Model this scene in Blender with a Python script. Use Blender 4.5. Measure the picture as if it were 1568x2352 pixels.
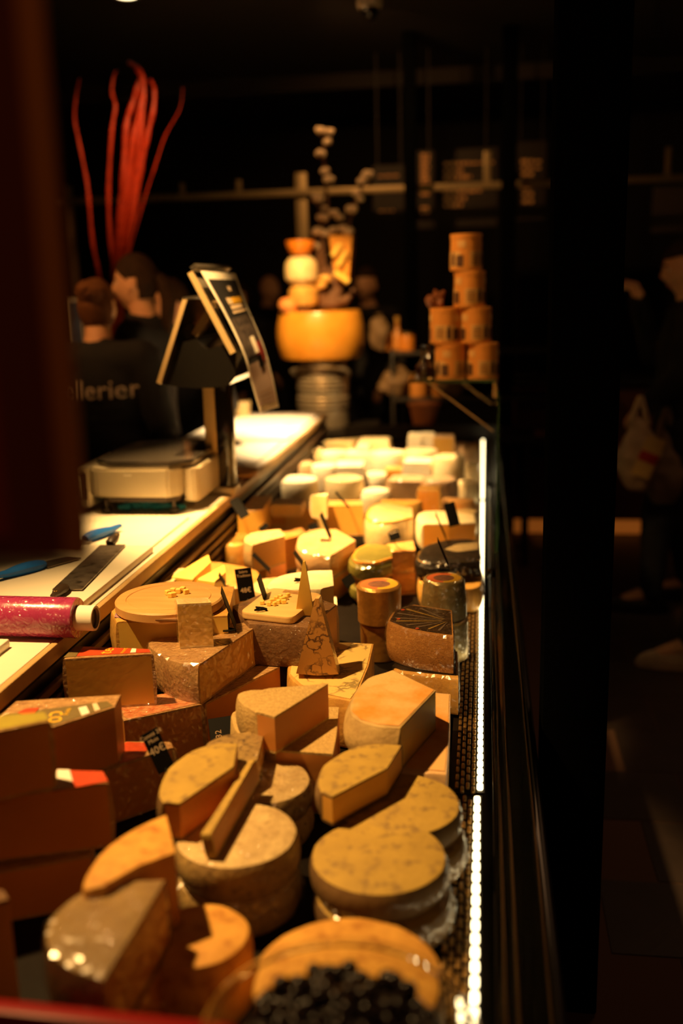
import bpy, bmesh, math, random
from mathutils import Vector, Matrix, Euler, noise
R=math.radians
random.seed(7)
SC=bpy.context.scene
COL=SC.collection
for o in list(bpy.data.objects): bpy.data.objects.remove(o)

# ---------------------------------------------------------------- camera
F=2287.0
_dy=Vector((328,-533,F)).normalized()
_yv=F*F/(533-328*0.025)
_dn=Vector((0.025*_yv,_yv,F)).normalized()
_dz=-_dn
_dx=_dy.cross(_dz)
CAM=Vector((0,0,1.58))
# rows of RT: world axes seen from the camera (x right, y down, z forward)
RW=Matrix(((_dx.x,_dy.x,_dz.x),(_dx.y,_dy.y,_dz.y),(_dx.z,_dy.z,_dz.z)))
RT=RW.transposed()
def at(px,py,z=None,y=None,x=None):
    """world point seen at a place of the photograph, on a plane of given height, depth or side"""
    d=RT@Vector((px-784,py-1176,F))
    if z is not None: t=(z-CAM.z)/d.z
    elif y is not None: t=(y-CAM.y)/d.y
    else: t=(x-CAM.x)/d.x
    return CAM+d*t
def W(px,py,z):
    p=at(px,py,z=z); return (p.x,p.y)
cd=bpy.data.cameras.new('camera'); cam=bpy.data.objects.new('camera',cd); COL.objects.link(cam)
m=Matrix.Identity(4)
right=RT@Vector((1,0,0)); up=RT@Vector((0,-1,0)); back=RT@Vector((0,0,-1))
for i in range(3):
    m[i][0]=right[i]; m[i][1]=up[i]; m[i][2]=back[i]; m[i][3]=CAM[i]
cam.matrix_world=m
cd.sensor_fit='VERTICAL'; cd.sensor_height=36; cd.sensor_width=24; cd.lens=36*F/2352
cd.clip_start=0.05; cd.clip_end=60
cd.dof.use_dof=True; cd.dof.focus_distance=1.93; cd.dof.aperture_fstop=1.5; cd.dof.aperture_blades=9
SC.camera=cam

# ---------------------------------------------------------------- world, lights, exposure
SC.view_settings.view_transform='Standard'; SC.view_settings.look='None'
SC.view_settings.exposure=0.0; SC.view_settings.gamma=1.0; SC.view_settings.use_curve_mapping=False
wd=bpy.data.worlds.new('world'); SC.world=wd; wd.use_nodes=True
wd.node_tree.nodes['Background'].inputs[0].default_value=(1,.45,.2,1)
wd.node_tree.nodes['Background'].inputs[1].default_value=0.0012
WARM=(1,.57,.19); PALEW=(1,.66,.32)
def spot(name,loc,target,power,size,blend=.6,rad=.04,col=WARM):
    l=bpy.data.lights.new(name,'SPOT'); l.energy=power; l.color=col; l.spot_size=R(size); l.spot_blend=blend; l.shadow_soft_size=rad
    o=bpy.data.objects.new(name,l); COL.objects.link(o); o.location=loc
    o.rotation_euler=(Vector(target)-Vector(loc)).to_track_quat('-Z','Y').to_euler()
    return o
spot('ceiling_spot_near',(-1.3,1.36,2.95),(-.50,1.47,.85),430,44,.9)
spot('ceiling_spot_mid',(-1.2,2.75,2.95),(-.56,2.55,.9),1000,32,.9)
spot('fill_spot_row',(-1.0,2.25,2.95),(-.46,3.0,.85),850,26,.9)  # extra spot added to brighten the dark middle rows
spot('ceiling_spot_far',(-1.0,3.6,2.95),(-.46,3.9,.85),1050,34,.9,col=PALEW)
spot('ceiling_spot_counter',(-.65,3.8,2.95),(-.98,4.35,.95),800,22,.8,col=PALEW)
spot('ceiling_spot_end',(-.95,3.9,2.95),(-.87,5.6,1.30),560,26,.8)
spot('ceiling_spot_staff',(-2.1,2.6,2.9),(-1.5,4.0,1.62),120,36,.9,col=(1,.45,.13))
spot('ceiling_spot_willow',(-1.0,4.0,2.95),(-1.75,4.95,2.25),110,34,1,col=(1,.36,.12))
spot('ceiling_spot_rail',(-.9,5.2,2.9),(-.5,6.5,2.15),34,95,1,col=(1,.5,.16))
spot('ceiling_spot_tubs',(-.9,2.9,2.6),(0,3.55,1.4),75,24,.8,col=(1,.5,.16))
spot('ceiling_spot_hall',(1.3,3.9,2.95),(.9,3.6,0),30,140,1,rad=.6,col=(1,.5,.22))
spot('fill_spot_aisle',(.35,-.9,2.9),(-.3,1.2,1.0),11,110,1,rad=.2,col=(1,.42,.15))  # added dim fill from the camera side, for panel and near faces

# ---------------------------------------------------------------- materials
MATS={}
def mat(name,c1,c2=None,sc=12,ro=.5,bump=0,bsc=None,coat=0,wr=0,metal=0,sss=0,spots=None,ssc=90,det=4,emit=0,trans=0,ior=1.45,cro=.09,contrast=.25,alpha=1,stretch=None,spec=.5):
    if name in MATS: return MATS[name]
    m=bpy.data.materials.new(name); m.use_nodes=True; nt=m.node_tree; N=nt.nodes; L=nt.links
    p=N['Principled BSDF']
    p.inputs['Roughness'].default_value=ro; p.inputs['Metallic'].default_value=metal
    p.inputs['Specular IOR Level'].default_value=spec
    p.inputs['IOR'].default_value=ior
    p.inputs['Base Color'].default_value=(*c1,1)
    if alpha<1: p.inputs['Alpha'].default_value=alpha
    tc=N.new('ShaderNodeTexCoord'); vec=tc.outputs['Object']
    if stretch:
        mp=N.new('ShaderNodeMapping'); mp.inputs['Scale'].default_value=stretch; L.new(vec,mp.inputs[0]); vec=mp.outputs[0]
    if c2:
        n=N.new('ShaderNodeTexNoise'); n.inputs['Scale'].default_value=sc; n.inputs['Detail'].default_value=det; n.inputs['Roughness'].default_value=.62; L.new(vec,n.inputs['Vector'])
        r=N.new('ShaderNodeValToRGB'); r.color_ramp.elements[0].position=.5-contrast; r.color_ramp.elements[1].position=.5+contrast*.7
        r.color_ramp.elements[0].color=(*c2,1); r.color_ramp.elements[1].color=(*c1,1)
        L.new(n.outputs['Fac'],r.inputs[0]); out=r.outputs[0]
        if spots:
            n2=N.new('ShaderNodeTexNoise'); n2.inputs['Scale'].default_value=ssc; n2.inputs['Detail'].default_value=3; L.new(vec,n2.inputs['Vector'])
            r2=N.new('ShaderNodeValToRGB'); r2.color_ramp.elements[0].position=.30; r2.color_ramp.elements[1].position=.45
            r2.color_ramp.elements[0].color=(1,1,1,1); r2.color_ramp.elements[1].color=(0,0,0,1)
            L.new(n2.outputs['Fac'],r2.inputs[0])
            mx=N.new('ShaderNodeMix'); mx.data_type='RGBA'; L.new(r2.outputs[0],mx.inputs[0]); L.new(out,mx.inputs[6]); mx.inputs[7].default_value=(*spots,1)
            out=mx.outputs[2]
        L.new(out,p.inputs['Base Color'])
    if bump:
        nb=N.new('ShaderNodeTexNoise'); nb.inputs['Scale'].default_value=bsc or sc*4; nb.inputs['Detail'].default_value=5; L.new(vec,nb.inputs['Vector'])
        b=N.new('ShaderNodeBump'); b.inputs['Strength'].default_value=bump; b.inputs['Distance'].default_value=.004
        L.new(nb.outputs['Fac'],b.inputs['Height']); L.new(b.outputs[0],p.inputs['Normal'])
    if coat:
        p.inputs['Coat Weight'].default_value=coat; p.inputs['Coat Roughness'].default_value=cro
        if wr:
            nw=N.new('ShaderNodeTexNoise'); nw.inputs['Scale'].default_value=44; nw.inputs['Detail'].default_value=1.2; nw.inputs['Distortion'].default_value=2.2; L.new(vec,nw.inputs['Vector'])
            bw=N.new('ShaderNodeBump'); bw.inputs['Strength'].default_value=wr; bw.inputs['Distance'].default_value=.011
            L.new(nw.outputs['Fac'],bw.inputs['Height']); L.new(bw.outputs[0],p.inputs['Coat Normal'])
    if sss:
        p.inputs['Subsurface Weight'].default_value=sss; p.inputs['Subsurface Radius'].default_value=(.012,.005,.0015); p.inputs['Subsurface Scale'].default_value=.6
    if trans: p.inputs['Transmission Weight'].default_value=trans
    if emit:
        p.inputs['Emission Color'].default_value=(*c1,1); p.inputs['Emission Strength'].default_value=emit
    MATS[name]=m; return m
TOMME=mat('tomme_rind',(.50,.33,.065),(.36,.23,.05),14,.75,.35,90,spots=(.25,.155,.05),ssc=60)
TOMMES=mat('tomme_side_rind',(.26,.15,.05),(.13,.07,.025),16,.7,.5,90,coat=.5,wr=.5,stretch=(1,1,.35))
TOMMEW=mat('tomme_rind_wrapped',(.50,.33,.11),(.22,.13,.05),26,.6,.4,120,coat=.8,wr=.7,spots=(.13,.08,.04),ssc=110)
GREY=mat('grey_rind',(.70,.52,.24),(.45,.30,.13),30,.7,.5,140,coat=.3,wr=.5,spots=(.42,.29,.12),ssc=90)
DARKR=mat('dark_rind',(.22,.11,.04),(.11,.05,.02),30,.6,.6,110,coat=.7,wr=.7)
WASHED=mat('washed_rind',(.80,.42,.08),(.55,.25,.04),30,.65,.4,90,spots=(.45,.18,.03),ssc=60)
PEACH=mat('peach_rind',(.78,.45,.17),(.70,.27,.03),9,.7,.3,120,contrast=.13)
PEACHS=mat('peach_side_rind',(.60,.42,.16),(.36,.22,.08),18,.7,.4,120)
SANDY=mat('sandy_rind',(.62,.42,.15),(.38,.24,.08),160,.8,.7,260,contrast=.3)
COMTE=mat('mountain_rind',(.55,.33,.13),(.33,.16,.06),45,.55,.5,130,coat=1,wr=1,cro=.09)
PASTE=mat('paste',(.80,.44,.085),(.74,.38,.06),9,.5,.06,60,sss=.12,coat=.15,wr=.15,cro=.3)
PASTED=mat('paste_deep',(.66,.27,.05),(.58,.22,.04),8,.5,.06,60,sss=.12,coat=.2,wr=.2,cro=.3)
PASTEY=mat('paste_yellow',(.90,.60,.12),(.82,.50,.08),9,.5,.06,60,sss=.12,coat=.2,wr=.2)
PALE=mat('pale_paste',(.88,.70,.32),(.80,.58,.22),9,.5,.08,60,sss=.15)
ORANGE=mat('orange_paste',(.82,.36,.045),(.74,.28,.03),12,.45,.06,50,coat=.4,wr=.4,sss=.1)
WHITE=mat('white_bloom_rind',(.88,.78,.52),(.78,.62,.34),16,.75,.3,120)
CREAM=mat('cream_rind',(.84,.66,.34),(.68,.46,.18),18,.6,.3,100,coat=.6,wr=.6)
PINKW=mat('pale_washed_rind',(.80,.52,.26),(.62,.36,.14),20,.6,.3,100,coat=.5,wr=.6)
OCHRE=mat('ochre_rind',(.72,.40,.08),(.5,.24,.05),22,.6,.3,100,coat=.5,wr=.5)
GOLDF=mat('gold_foil',(.55,.28,.06),(.42,.19,.035),20,.36,.4,60,metal=.55,coat=.3,wr=.5)
SILVF=mat('silver_film',(.62,.48,.22),(.42,.30,.10),14,.32,.5,60,metal=.5,coat=.6,wr=.9)
BLACKW=mat('black_wax',(.020,.013,.008),(.010,.007,.004),20,.45,.2,70,spec=.25)
GREENW=mat('green_rind_wrapped',(.26,.23,.04),(.15,.13,.025),10,.5,.2,70,spec=.3)
CRACK=None
BLACK=mat('black_card',(.005,.0045,.004),ro=.6,spec=.12)
POST=mat('black_post',(.003,.003,.003),ro=.9,spec=0)
BLACKS=mat('black_steel',(.012,.010,.009),(.02,.015,.012),6,.35,.05,80)
BLACKG=mat('black_gloss',(.008,.007,.006),ro=.12,coat=.5)
CHALK=mat('lettering',(.80,.62,.42),ro=.7)
CHALKD=mat('lettering_shaded',(.35,.22,.12),ro=.7)  # darker copy of the lettering, shade put into its colour
STEELC=mat('can_steel',(.66,.56,.42),(.56,.46,.33),30,.32,.05,60,metal=.75)
STEEL=mat('brushed_steel',(.62,.55,.45),(.5,.42,.33),40,.3,.05,60,metal=1)
RAILM=mat('rail_metal',(.50,.36,.18),ro=.5,metal=.6)
GLASS=mat('clear_glass',(.97,1,.97),ro=.01,trans=1,ior=1.45)
FILM=mat('clear_film',(1,1,1),ro=.08,trans=1,ior=1.2)
GREENG=mat('glass_edge',(.10,.22,.10),ro=.1,trans=.6)
BOARD=mat('white_board',(.90,.84,.70),(.86,.79,.62),5,.45,.04,90)
COUNTER=mat('counter_top',(.84,.77,.62),(.78,.70,.54),4,.4,.04,90)
EDGEW=mat('counter_edge',(.55,.36,.15),(.42,.26,.10),14,.5,.1,60)
WOODL=mat('beech_wood',(.74,.42,.15),(.60,.31,.09),5,.5,.1,70,stretch=(1,9,1))
LED=mat('led_cell',(1,.80,.42),emit=5)
GRILLE=mat('grille_metal',(.40,.24,.08),(.3,.17,.05),30,.38,.05,60,metal=.85)
TRAYM=mat('dark_tray',(.010,.007,.005),(.006,.004,.003),12,.5,.1,60,spec=.08)
SKIN=mat('skin',(.74,.40,.21),(.66,.33,.17),14,.55,sss=.1)
HAIRB=mat('brown_hair',(.17,.065,.022),(.08,.03,.01),20,.7,.5,60,stretch=(6,1,1),spec=.15)
HAIRD=mat('dark_hair',(.045,.022,.010),(.018,.010,.005),20,.75,.5,60,stretch=(6,1,1),spec=.12)
CLOTH=mat('black_cloth',(.011,.009,.009),(.006,.005,.005),12,.85,.4,160)
JEAN=mat('dark_jeans',(.022,.026,.034),(.014,.016,.02),20,.85,.4,160)
REDW=mat('red_branch',(.50,.05,.008),(.28,.02,.004),30,.45,.3,80)
COTTON=mat('cotton',(.80,.62,.42),(.66,.46,.28),60,.95,.8,120)
TWIG=mat('brown_twig',(.16,.07,.03),(.09,.04,.015),30,.7,.5,90)
PURPLE=mat('purple_film_roll',(.42,.05,.15),(.30,.025,.09),7,.22,.2,40,coat=1,wr=.8,cro=.1)
BLUE=mat('blue_plastic',(.02,.16,.62),(.015,.12,.5),20,.35)
HANDLE=mat('dark_handle',(.05,.03,.018),(.03,.018,.01),30,.4)
BLADE=mat('knife_blade',(.34,.29,.24),(.18,.14,.11),24,.38,.15,60,metal=.85,spots=(.1,.08,.06),ssc=40)
BRASS=mat('brass_rivet',(.8,.55,.2),ro=.3,metal=1)
SCALEM=mat('scale_housing',(.60,.52,.36),(.56,.48,.33),6,.38,.02,80,metal=.35)
PAPER=mat('white_paper',(.88,.82,.70),ro=.7)
TUB=mat('orange_tub',(.80,.36,.07),(.74,.31,.055),10,.5)
TUBL=mat('tub_print_pale',(.74,.46,.16),ro=.6)
TUBD=mat('tub_print_dark',(.10,.045,.02),ro=.6)
FLOORM=mat('floor_tile',(.055,.036,.028),(.036,.024,.019),7,.5,.2,60)
GROUT=mat('floor_grout',(.14,.07,.04),ro=.8)
REDLAB=mat('red_label',(.62,.07,.015),(.52,.05,.012),20,.5,coat=.6,wr=.5)
OLIVE=mat('olive_label',(.20,.15,.05),(.16,.11,.035),20,.55,coat=.3,wr=.4)
YELLAB=mat('yellow_green_label',(.40,.33,.03),(.32,.25,.03),20,.55,coat=.3,wr=.4)
YELINK=mat('yellow_ink',(.85,.50,.03),ro=.5)
CRUMB=mat('cheese_cube',(.92,.68,.16),ro=.5,sss=.1)

# cracked paste (veined face of the blue goat wedge and of the wheel under it)
def veined(name,c,v,sc,th):
    m=bpy.data.materials.new(name); m.use_nodes=True; nt=m.node_tree; N=nt.nodes; L=nt.links; p=N['Principled BSDF']
    tc=N.new('ShaderNodeTexCoord')
    nz=N.new('ShaderNodeTexNoise'); nz.inputs['Scale'].default_value=sc*.9; nz.inputs['Detail'].default_value=4; L.new(tc.outputs['Object'],nz.inputs[0])
    mx=N.new('ShaderNodeMix'); mx.data_type='VECTOR'; mx.inputs[0].default_value=.06
    L.new(tc.outputs['Object'],mx.inputs[4]); L.new(nz.outputs['Color'],mx.inputs[5])
    vo=N.new('ShaderNodeTexVoronoi'); vo.feature='DISTANCE_TO_EDGE'; vo.inputs['Scale'].default_value=sc; L.new(mx.outputs[1],vo.inputs['Vector'])
    r=N.new('ShaderNodeValToRGB'); r.color_ramp.elements[0].position=th*.3; r.color_ramp.elements[1].position=th
    r.color_ramp.elements[0].color=(1,1,1,1); r.color_ramp.elements[1].color=(0,0,0,1); L.new(vo.outputs['Distance'],r.inputs[0])
    n2=N.new('ShaderNodeTexNoise'); n2.inputs['Scale'].default_value=22; L.new(tc.outputs['Object'],n2.inputs[0])
    r2=N.new('ShaderNodeValToRGB'); r2.color_ramp.elements[0].position=.42; r2.color_ramp.elements[1].position=.55; L.new(n2.outputs['Fac'],r2.inputs[0])
    mu=N.new('ShaderNodeMath'); mu.operation='MULTIPLY'; L.new(r.outputs[0],mu.inputs[0]); L.new(r2.outputs[0],mu.inputs[1])
    mc=N.new('ShaderNodeMix'); mc.data_type='RGBA'; mc.inputs[6].default_value=(*c,1); mc.inputs[7].default_value=(*v,1); L.new(mu.outputs[0],mc.inputs[0])
    L.new(mc.outputs[2],p.inputs['Base Color']); p.inputs['Roughness'].default_value=.55
    p.inputs['Coat Weight'].default_value=.3; p.inputs['Coat Roughness'].default_value=.25
    return m
CRACK=veined('cracked_paste',(.52,.26,.06),(.10,.04,.015),38,.10)
VEIN=veined('veined_paste',(.84,.56,.17),(.34,.24,.08),26,.09)

BED=.74
# ---------------------------------------------------------------- helpers
LABELS={}
def props(o,label=None,cat=None,group=None,kind=None):
    if label: o['label']=label
    if cat: o['category']=cat
    if group: o['group']=group
    if kind: o['kind']=kind
    return o
def thing(name,label,cat,loc=(0,0,0),rot=(0,0,0),group=None):
    o=bpy.data.objects.new(name,None); COL.objects.link(o); o.empty_display_size=.05
    o.location=loc; o.rotation_euler=rot
    return props(o,label,cat,group)
def finish(me,smooth=True,ang=35):
    if smooth:
        for p in me.polygons: p.use_smooth=True
        me.set_sharp_from_angle(angle=R(ang))
    me.update()
def obj(name,bm,m,parent=None,loc=(0,0,0),rot=(0,0,0),smooth=True,ang=35):
    me=bpy.data.meshes.new(name)
    bmesh.ops.recalc_face_normals(bm,faces=bm.faces)
    bm.to_mesh(me); bm.free()
    for k in (m if isinstance(m,(list,tuple)) else [m]): me.materials.append(k)
    finish(me,smooth,ang)
    o=bpy.data.objects.new(name,me); COL.objects.link(o); o.location=loc; o.rotation_euler=rot
    if parent: o.parent=parent
    return o
def meshobj(name,me,parent=None,loc=(0,0,0),rot=(0,0,0)):
    o=bpy.data.objects.new(name,me); COL.objects.link(o); o.location=loc; o.rotation_euler=rot
    if parent: o.parent=parent
    return o
def copy_tree(src,loc,rot=None,label=None):
    r=src.copy(); COL.objects.link(r); r.location=loc
    if rot is not None: r.rotation_euler=rot
    if label: r['label']=label
    for c in list(src.children):
        d=c.copy(); COL.objects.link(d); d.parent=r
        for g in list(c.children):
            e=g.copy(); COL.objects.link(e); e.parent=d
    return r
def box(sx,sy,sz,c=(0,0,0),bev=0,seg=2,bm=None,rot=None):
    b2=bmesh.new(); bmesh.ops.create_cube(b2,size=1)
    for v in b2.verts: v.co=Vector((v.co.x*sx,v.co.y*sy,v.co.z*sz))
    if bev: bmesh.ops.bevel(b2,geom=b2.edges[:],offset=bev,segments=seg,affect='EDGES',profile=.5)
    for v in b2.verts:
        if rot: v.co=rot@v.co
        v.co+=Vector(c)
    if bm is None: return b2
    me=bpy.data.meshes.new('t'); b2.to_mesh(me); b2.free(); bm.from_mesh(me); bpy.data.meshes.remove(me); return bm
def lathe(prof,n=32,c=(0,0,0)):
    bm=bmesh.new(); rings=[]
    for r,z in prof:
        if r<1e-6: rings.append([bm.verts.new((c[0],c[1],c[2]+z))])
        else: rings.append([bm.verts.new((c[0]+r*math.cos(2*math.pi*i/n),c[1]+r*math.sin(2*math.pi*i/n),c[2]+z)) for i in range(n)])
    for a,b in zip(rings,rings[1:]):
        for i in range(n):
            j=(i+1)%n
            if len(a)==1 and len(b)==1: continue
            if len(a)==1: bm.faces.new((a[0],b[i],b[j]))
            elif len(b)==1: bm.faces.new((a[i],a[j],b[0]))
            else: bm.faces.new((a[i],a[j],b[j],b[i]))
    return bm
def tube(pts,rad,n=8,bm=None,cap=True):
    bm=bm or bmesh.new(); pts=[Vector(p) for p in pts]
    if not isinstance(rad,(list,tuple)): rad=[rad]*len(pts)
    rings=[]; ref=None
    for i,p in enumerate(pts):
        t=(pts[min(i+1,len(pts)-1)]-pts[max(i-1,0)]).normalized()
        if ref is None:
            ref=Vector((0,0,1)) if abs(t.z)<.9 else Vector((1,0,0))
        u=(ref-t*ref.dot(t)).normalized(); v=t.cross(u); ref=u
        rings.append([bm.verts.new(p+(u*math.cos(2*math.pi*k/n)+v*math.sin(2*math.pi*k/n))*rad[i]) for k in range(n)])
    for a,b in zip(rings,rings[1:]):
        for k in range(n): bm.faces.new((a[k],a[(k+1)%n],b[(k+1)%n],b[k]))
    if cap:
        bm.faces.new(rings[0][::-1]); bm.faces.new(rings[-1])
    return bm
def poly(pts,z0,z1,bm=None):
    """flat plate with the outline pts between two heights"""
    bm=bm or bmesh.new()
    a=[bm.verts.new((x,y,z0)) for x,y in pts]; b=[bm.verts.new((x,y,z1)) for x,y in pts]
    n=len(pts); bm.faces.new(a[::-1]); bm.faces.new(b)
    for i in range(n): bm.faces.new((a[i],a[(i+1)%n],b[(i+1)%n],b[i]))
    return bm
def ico(r,c=(0,0,0),sub=2,sc=(1,1,1),bm=None,jit=0):
    b2=bmesh.new(); bmesh.ops.create_icosphere(b2,subdivisions=sub,radius=r)
    for v in b2.verts:
        k=1+jit*noise.noise(Vector(v.co)*(1.6/r)+Vector(c)*13) if jit else 1
        v.co=Vector((v.co.x*sc[0]*k,v.co.y*sc[1]*k,v.co.z*sc[2]*k))+Vector(c)
    if bm is None: return b2
    me=bpy.data.meshes.new('t'); b2.to_mesh(me); b2.free(); bm.from_mesh(me); bpy.data.meshes.remove(me); return bm
def text(name,s,size,m,parent=None,loc=(0,0,0),rot=(0,0,0),ex=.0003,align='CENTER'):
    cu=bpy.data.curves.new(name,'FONT'); cu.body=s; cu.size=size; cu.extrude=ex; cu.align_x=align; cu.resolution_u=2
    cu.materials.append(m)
    o=bpy.data.objects.new(name,cu); COL.objects.link(o)
    bpy.context.view_layer.update()
    me=bpy.data.meshes.new_from_object(o.evaluated_get(bpy.context.evaluated_depsgraph_get()))
    bpy.data.objects.remove(o); me.name=name
    return meshobj(name,me,parent,loc,rot)

# ---------------------------------------------------------------- cheese builder
def area2(P): return sum(P[i][0]*P[(i+1)%len(P)][1]-P[(i+1)%len(P)][0]*P[i][1] for i in range(len(P)))
def smooth_outline(P,fl,k=4):
    """subdivide runs of rind edges with Catmull-Rom curves"""
    n=len(P); O=[]; G=[]
    for i in range(n):
        a,b=Vector(P[i]),Vector(P[(i+1)%n])
        if fl[i]=='r':
            p0=Vector(P[i-1]) if fl[i-1]=='r' else a+(a-b)*.6
            p3=Vector(P[(i+2)%n]) if fl[(i+1)%n]=='r' else b+(b-a)*.6
            for s in range(k):
                t=s/k
                q=.5*((2*a)+(b-p0)*t+(2*p0-5*a+4*b-p3)*t*t+(3*a-p0-3*b+p3)*t**3)
                O.append((q.x,q.y)); G.append('r')
        else: O.append((a.x,a.y)); G.append('c')
    return O,G
def prism(P,fl,h,t=.004,e=.006,b=.002,wob=0):
    """rind and paste meshes of a cheese piece: outline P, one flag per edge (r = rind, c = cut)"""
    P=[Vector((p[0],p[1])) for p in P]; fl=list(fl)
    if area2(P)<0:
        P=P[::-1]; fl=fl[::-1]; fl=fl[1:]+fl[:1]
    n=len(P); D=[]
    for i in range(n):
        ein,eout=(P[i]-P[i-1]),(P[(i+1)%n]-P[i])
        n1=Vector((-ein.y,ein.x)).normalized(); n2=Vector((-eout.y,eout.x)).normalized()
        f1,f2=fl[i-1],fl[i]
        if f1=='r' and f2=='r':
            s=(n1+n2); s.normalize(); D.append(s/max(.5,s.dot(n1)))
        elif f1=='r': D.append(eout.normalized())
        elif f2=='r': D.append(-ein.normalized())
        else: D.append(Vector((0,0)))
    prof=[(0,e),(e*.3,e*.3),(e,0),(h*.3,-b*.8),(h*.5,-b),(h*.7,-b*.8),(h-e,0),(h-e*.3,e*.3),(h,e)]
    bm=bmesh.new(); Ls=[]
    for z,k in prof:
        row=[]
        for i in range(n):
            q=P[i]+D[i]*k; w=0
            if wob: w=wob*noise.noise(Vector((q.x*30,q.y*30,z*30)))
            q2=q-D[i]*w
            row.append(bm.verts.new((q2.x,q2.y,z+(w*.5 if z>h*.9 else 0))))
        Ls.append(row)
    cut='c' in fl
    bm.faces.new(Ls[-1]); bm.faces.new(Ls[0][::-1])
    I0=[bm.verts.new((*(P[i]+D[i]*t),t)) for i in range(n)] if cut else None
    I1=[bm.verts.new((*(P[i]+D[i]*t),h-t)) for i in range(n)] if cut else None
    for i in range(n):
        j=(i+1)%n
        if fl[i]=='r':
            for a,c in zip(Ls,Ls[1:]): bm.faces.new((a[i],a[j],c[j],c[i]))
        else:
            bm.faces.new((Ls[-1][i],I1[i],I1[j],Ls[-1][j])); bm.faces.new((Ls[0][i],Ls[0][j],I0[j],I0[i]))
            if fl[i-1]=='r': bm.faces.new([l[i] for l in Ls]+[I1[i],I0[i]])
            if fl[j]=='r': bm.faces.new([l[j] for l in Ls][::-1]+[I0[j],I1[j]])
    pb=None
    if cut:
        pb=poly([tuple(P[i]+D[i]*t) for i in range(n)],t,h-t)
    return bm,pb
def cheese(label,P,fl,z,h,rind,paste=PASTE,name='cheese_wedge',cat='cheese',t=.004,e=.006,b=.003,smooth=4,rot=(0,0,0),group=None,rname='rind',wob=.0015,side=None):
    if 'r' in fl and smooth: P,fl=smooth_outline(P,fl,smooth)
    if z<.95: P=[(max(p[0],-.738) if p[1]<4.85 else p[0],p[1]) for p in P]
    if abs(z-BED)<.0015: z=BED+.001; h-=.001
    cx=sum(p[0] for p in P)/len(P); cy=sum(p[1] for p in P)/len(P)
    root=thing(name,label,cat,(cx,cy,z),rot,group)
    Q=[(p[0]-cx,p[1]-cy) for p in P]
    rb,pb=prism(Q,fl,h,t,e,b,wob)
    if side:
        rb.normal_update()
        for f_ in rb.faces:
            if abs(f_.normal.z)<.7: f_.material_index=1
    obj(rname,rb,[rind,side] if side else rind,root)
    if pb: obj('paste',pb,paste,root,smooth=False)
    root['h']=h
    return root
def pxc(label,pix,fl,zt,h,rind,paste=PASTE,**k):
    """piece whose top outline lies at height zt under the given places of the photograph"""
    return cheese(label,[W(x,y,zt) for x,y in pix],fl,zt-h,h,rind,paste,**k)
def wheel(label,xl,xr,py,zt,h,rind,name='cheese_round',dy=0,dx=0,n=40,**k):
    a=at(xl,py,z=zt); b=at(xr,py,z=zt); r=(b-a).length/2; c=(a+b)/2
    P=[(c.x+dx+r*math.cos(2*math.pi*i/n),c.y+dy+r*math.sin(2*math.pi*i/n)) for i in range(n)]
    o=cheese(label,P,['r']*n,zt-h,h,rind,name=name,smooth=0,**k); o['r']=r
    return o
def below(src,label,dz,off=(0,0)):
    return copy_tree(src,(src.location.x+off[0],src.location.y+off[1],src.location.z-dz),None,label)
def sheet(name,pix,zt,m,parent,th=.0008,lift=.0002):
    """flat printed sheet lying on the top of a piece"""
    c=parent.location
    return obj(name,poly([(W(x,y,zt)[0]-c.x,W(x,y,zt)[1]-c.y) for x,y in pix],zt-c.z+lift,zt-c.z+lift+th),m,parent,smooth=False)
def toptext(s,px,py,zt,size,m,parent,rz,grand,name='lettering',lift=.0014):
    x,y=W(px,py,zt); c=grand.location
    return text(name,s,size,m,parent,(x-c.x,y-c.y,zt-c.z+lift),(0,0,rz))

# ================================================================ the setting
def struct(name,bm,m,parent=None,**k):
    o=obj(name,bm,m,parent,**k)
    if not parent: props(o,kind='structure')
    return o
fl=struct('floor',box(9,12,.04,(0,4,-.0228)),GROUT)
tb=bmesh.new(); tme=None
tbm=box(.152,.306,.012,(0,0,0),.0015,1)
tme=bpy.data.meshes.new('tile'); tbm.to_mesh(tme); tbm.free(); tme.materials.append(FLOORM)
tbm=box(.312,.306,.012,(0,0,0),.0015,1)
tme2=bpy.data.meshes.new('tile'); tbm.to_mesh(tme2); tbm.free(); tme2.materials.append(FLOORM)
for iy in range(14):
    for ix in range(4):
        meshobj('tile',tme2,fl,(.47+.158+.316*ix-(.158 if iy%2 else 0),1.84+.312*iy+.156,-.006+random.uniform(-.0004,.0004)))
struct('ceiling',box(9,12,.05,(0,4,3.025)),mat('ceiling_paint',(.03,.022,.018),ro=.8))
struct('wall_back',box(9,.1,3.1,(0,9.2,1.5)),mat('wall_paint',(.02,.014,.011),ro=.8))
struct('wall_left',box(.1,12,3.1,(-4.5,4,1.5)),MATS['wall_paint'])
struct('wall_right',box(.1,12,3.1,(4.5,4,1.5)),MATS['wall_paint'])
struct('trim_1',box(9,.12,.16,(0,7.4,2.98)),mat('soffit',(.05,.035,.025),ro=.7))
# columns
for (x0,x1,y,yd,lab,nm) in ((.1245,.2555,1.94,.11,'thick black square post nearest the camera, right of the counter','square_post'),):
    o=obj('square_post',box(x1-x0,yd,3.0,((x0+x1)/2,y+yd/2,1.5),.004,2),POST); props(o,lab,'post')
o=obj('slim_post',box(.075,.075,3.0,(-.445,6.3,1.5),.004,2),POST); props(o,'slim black post crossing the menu boards left of the tub tower','post')
o=obj('slim_post',box(.088,.088,3.0,(.14,6.3,1.5),.004,2),POST); props(o,'slim black post behind the tub tower, crossing the menu boards','post')

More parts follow.
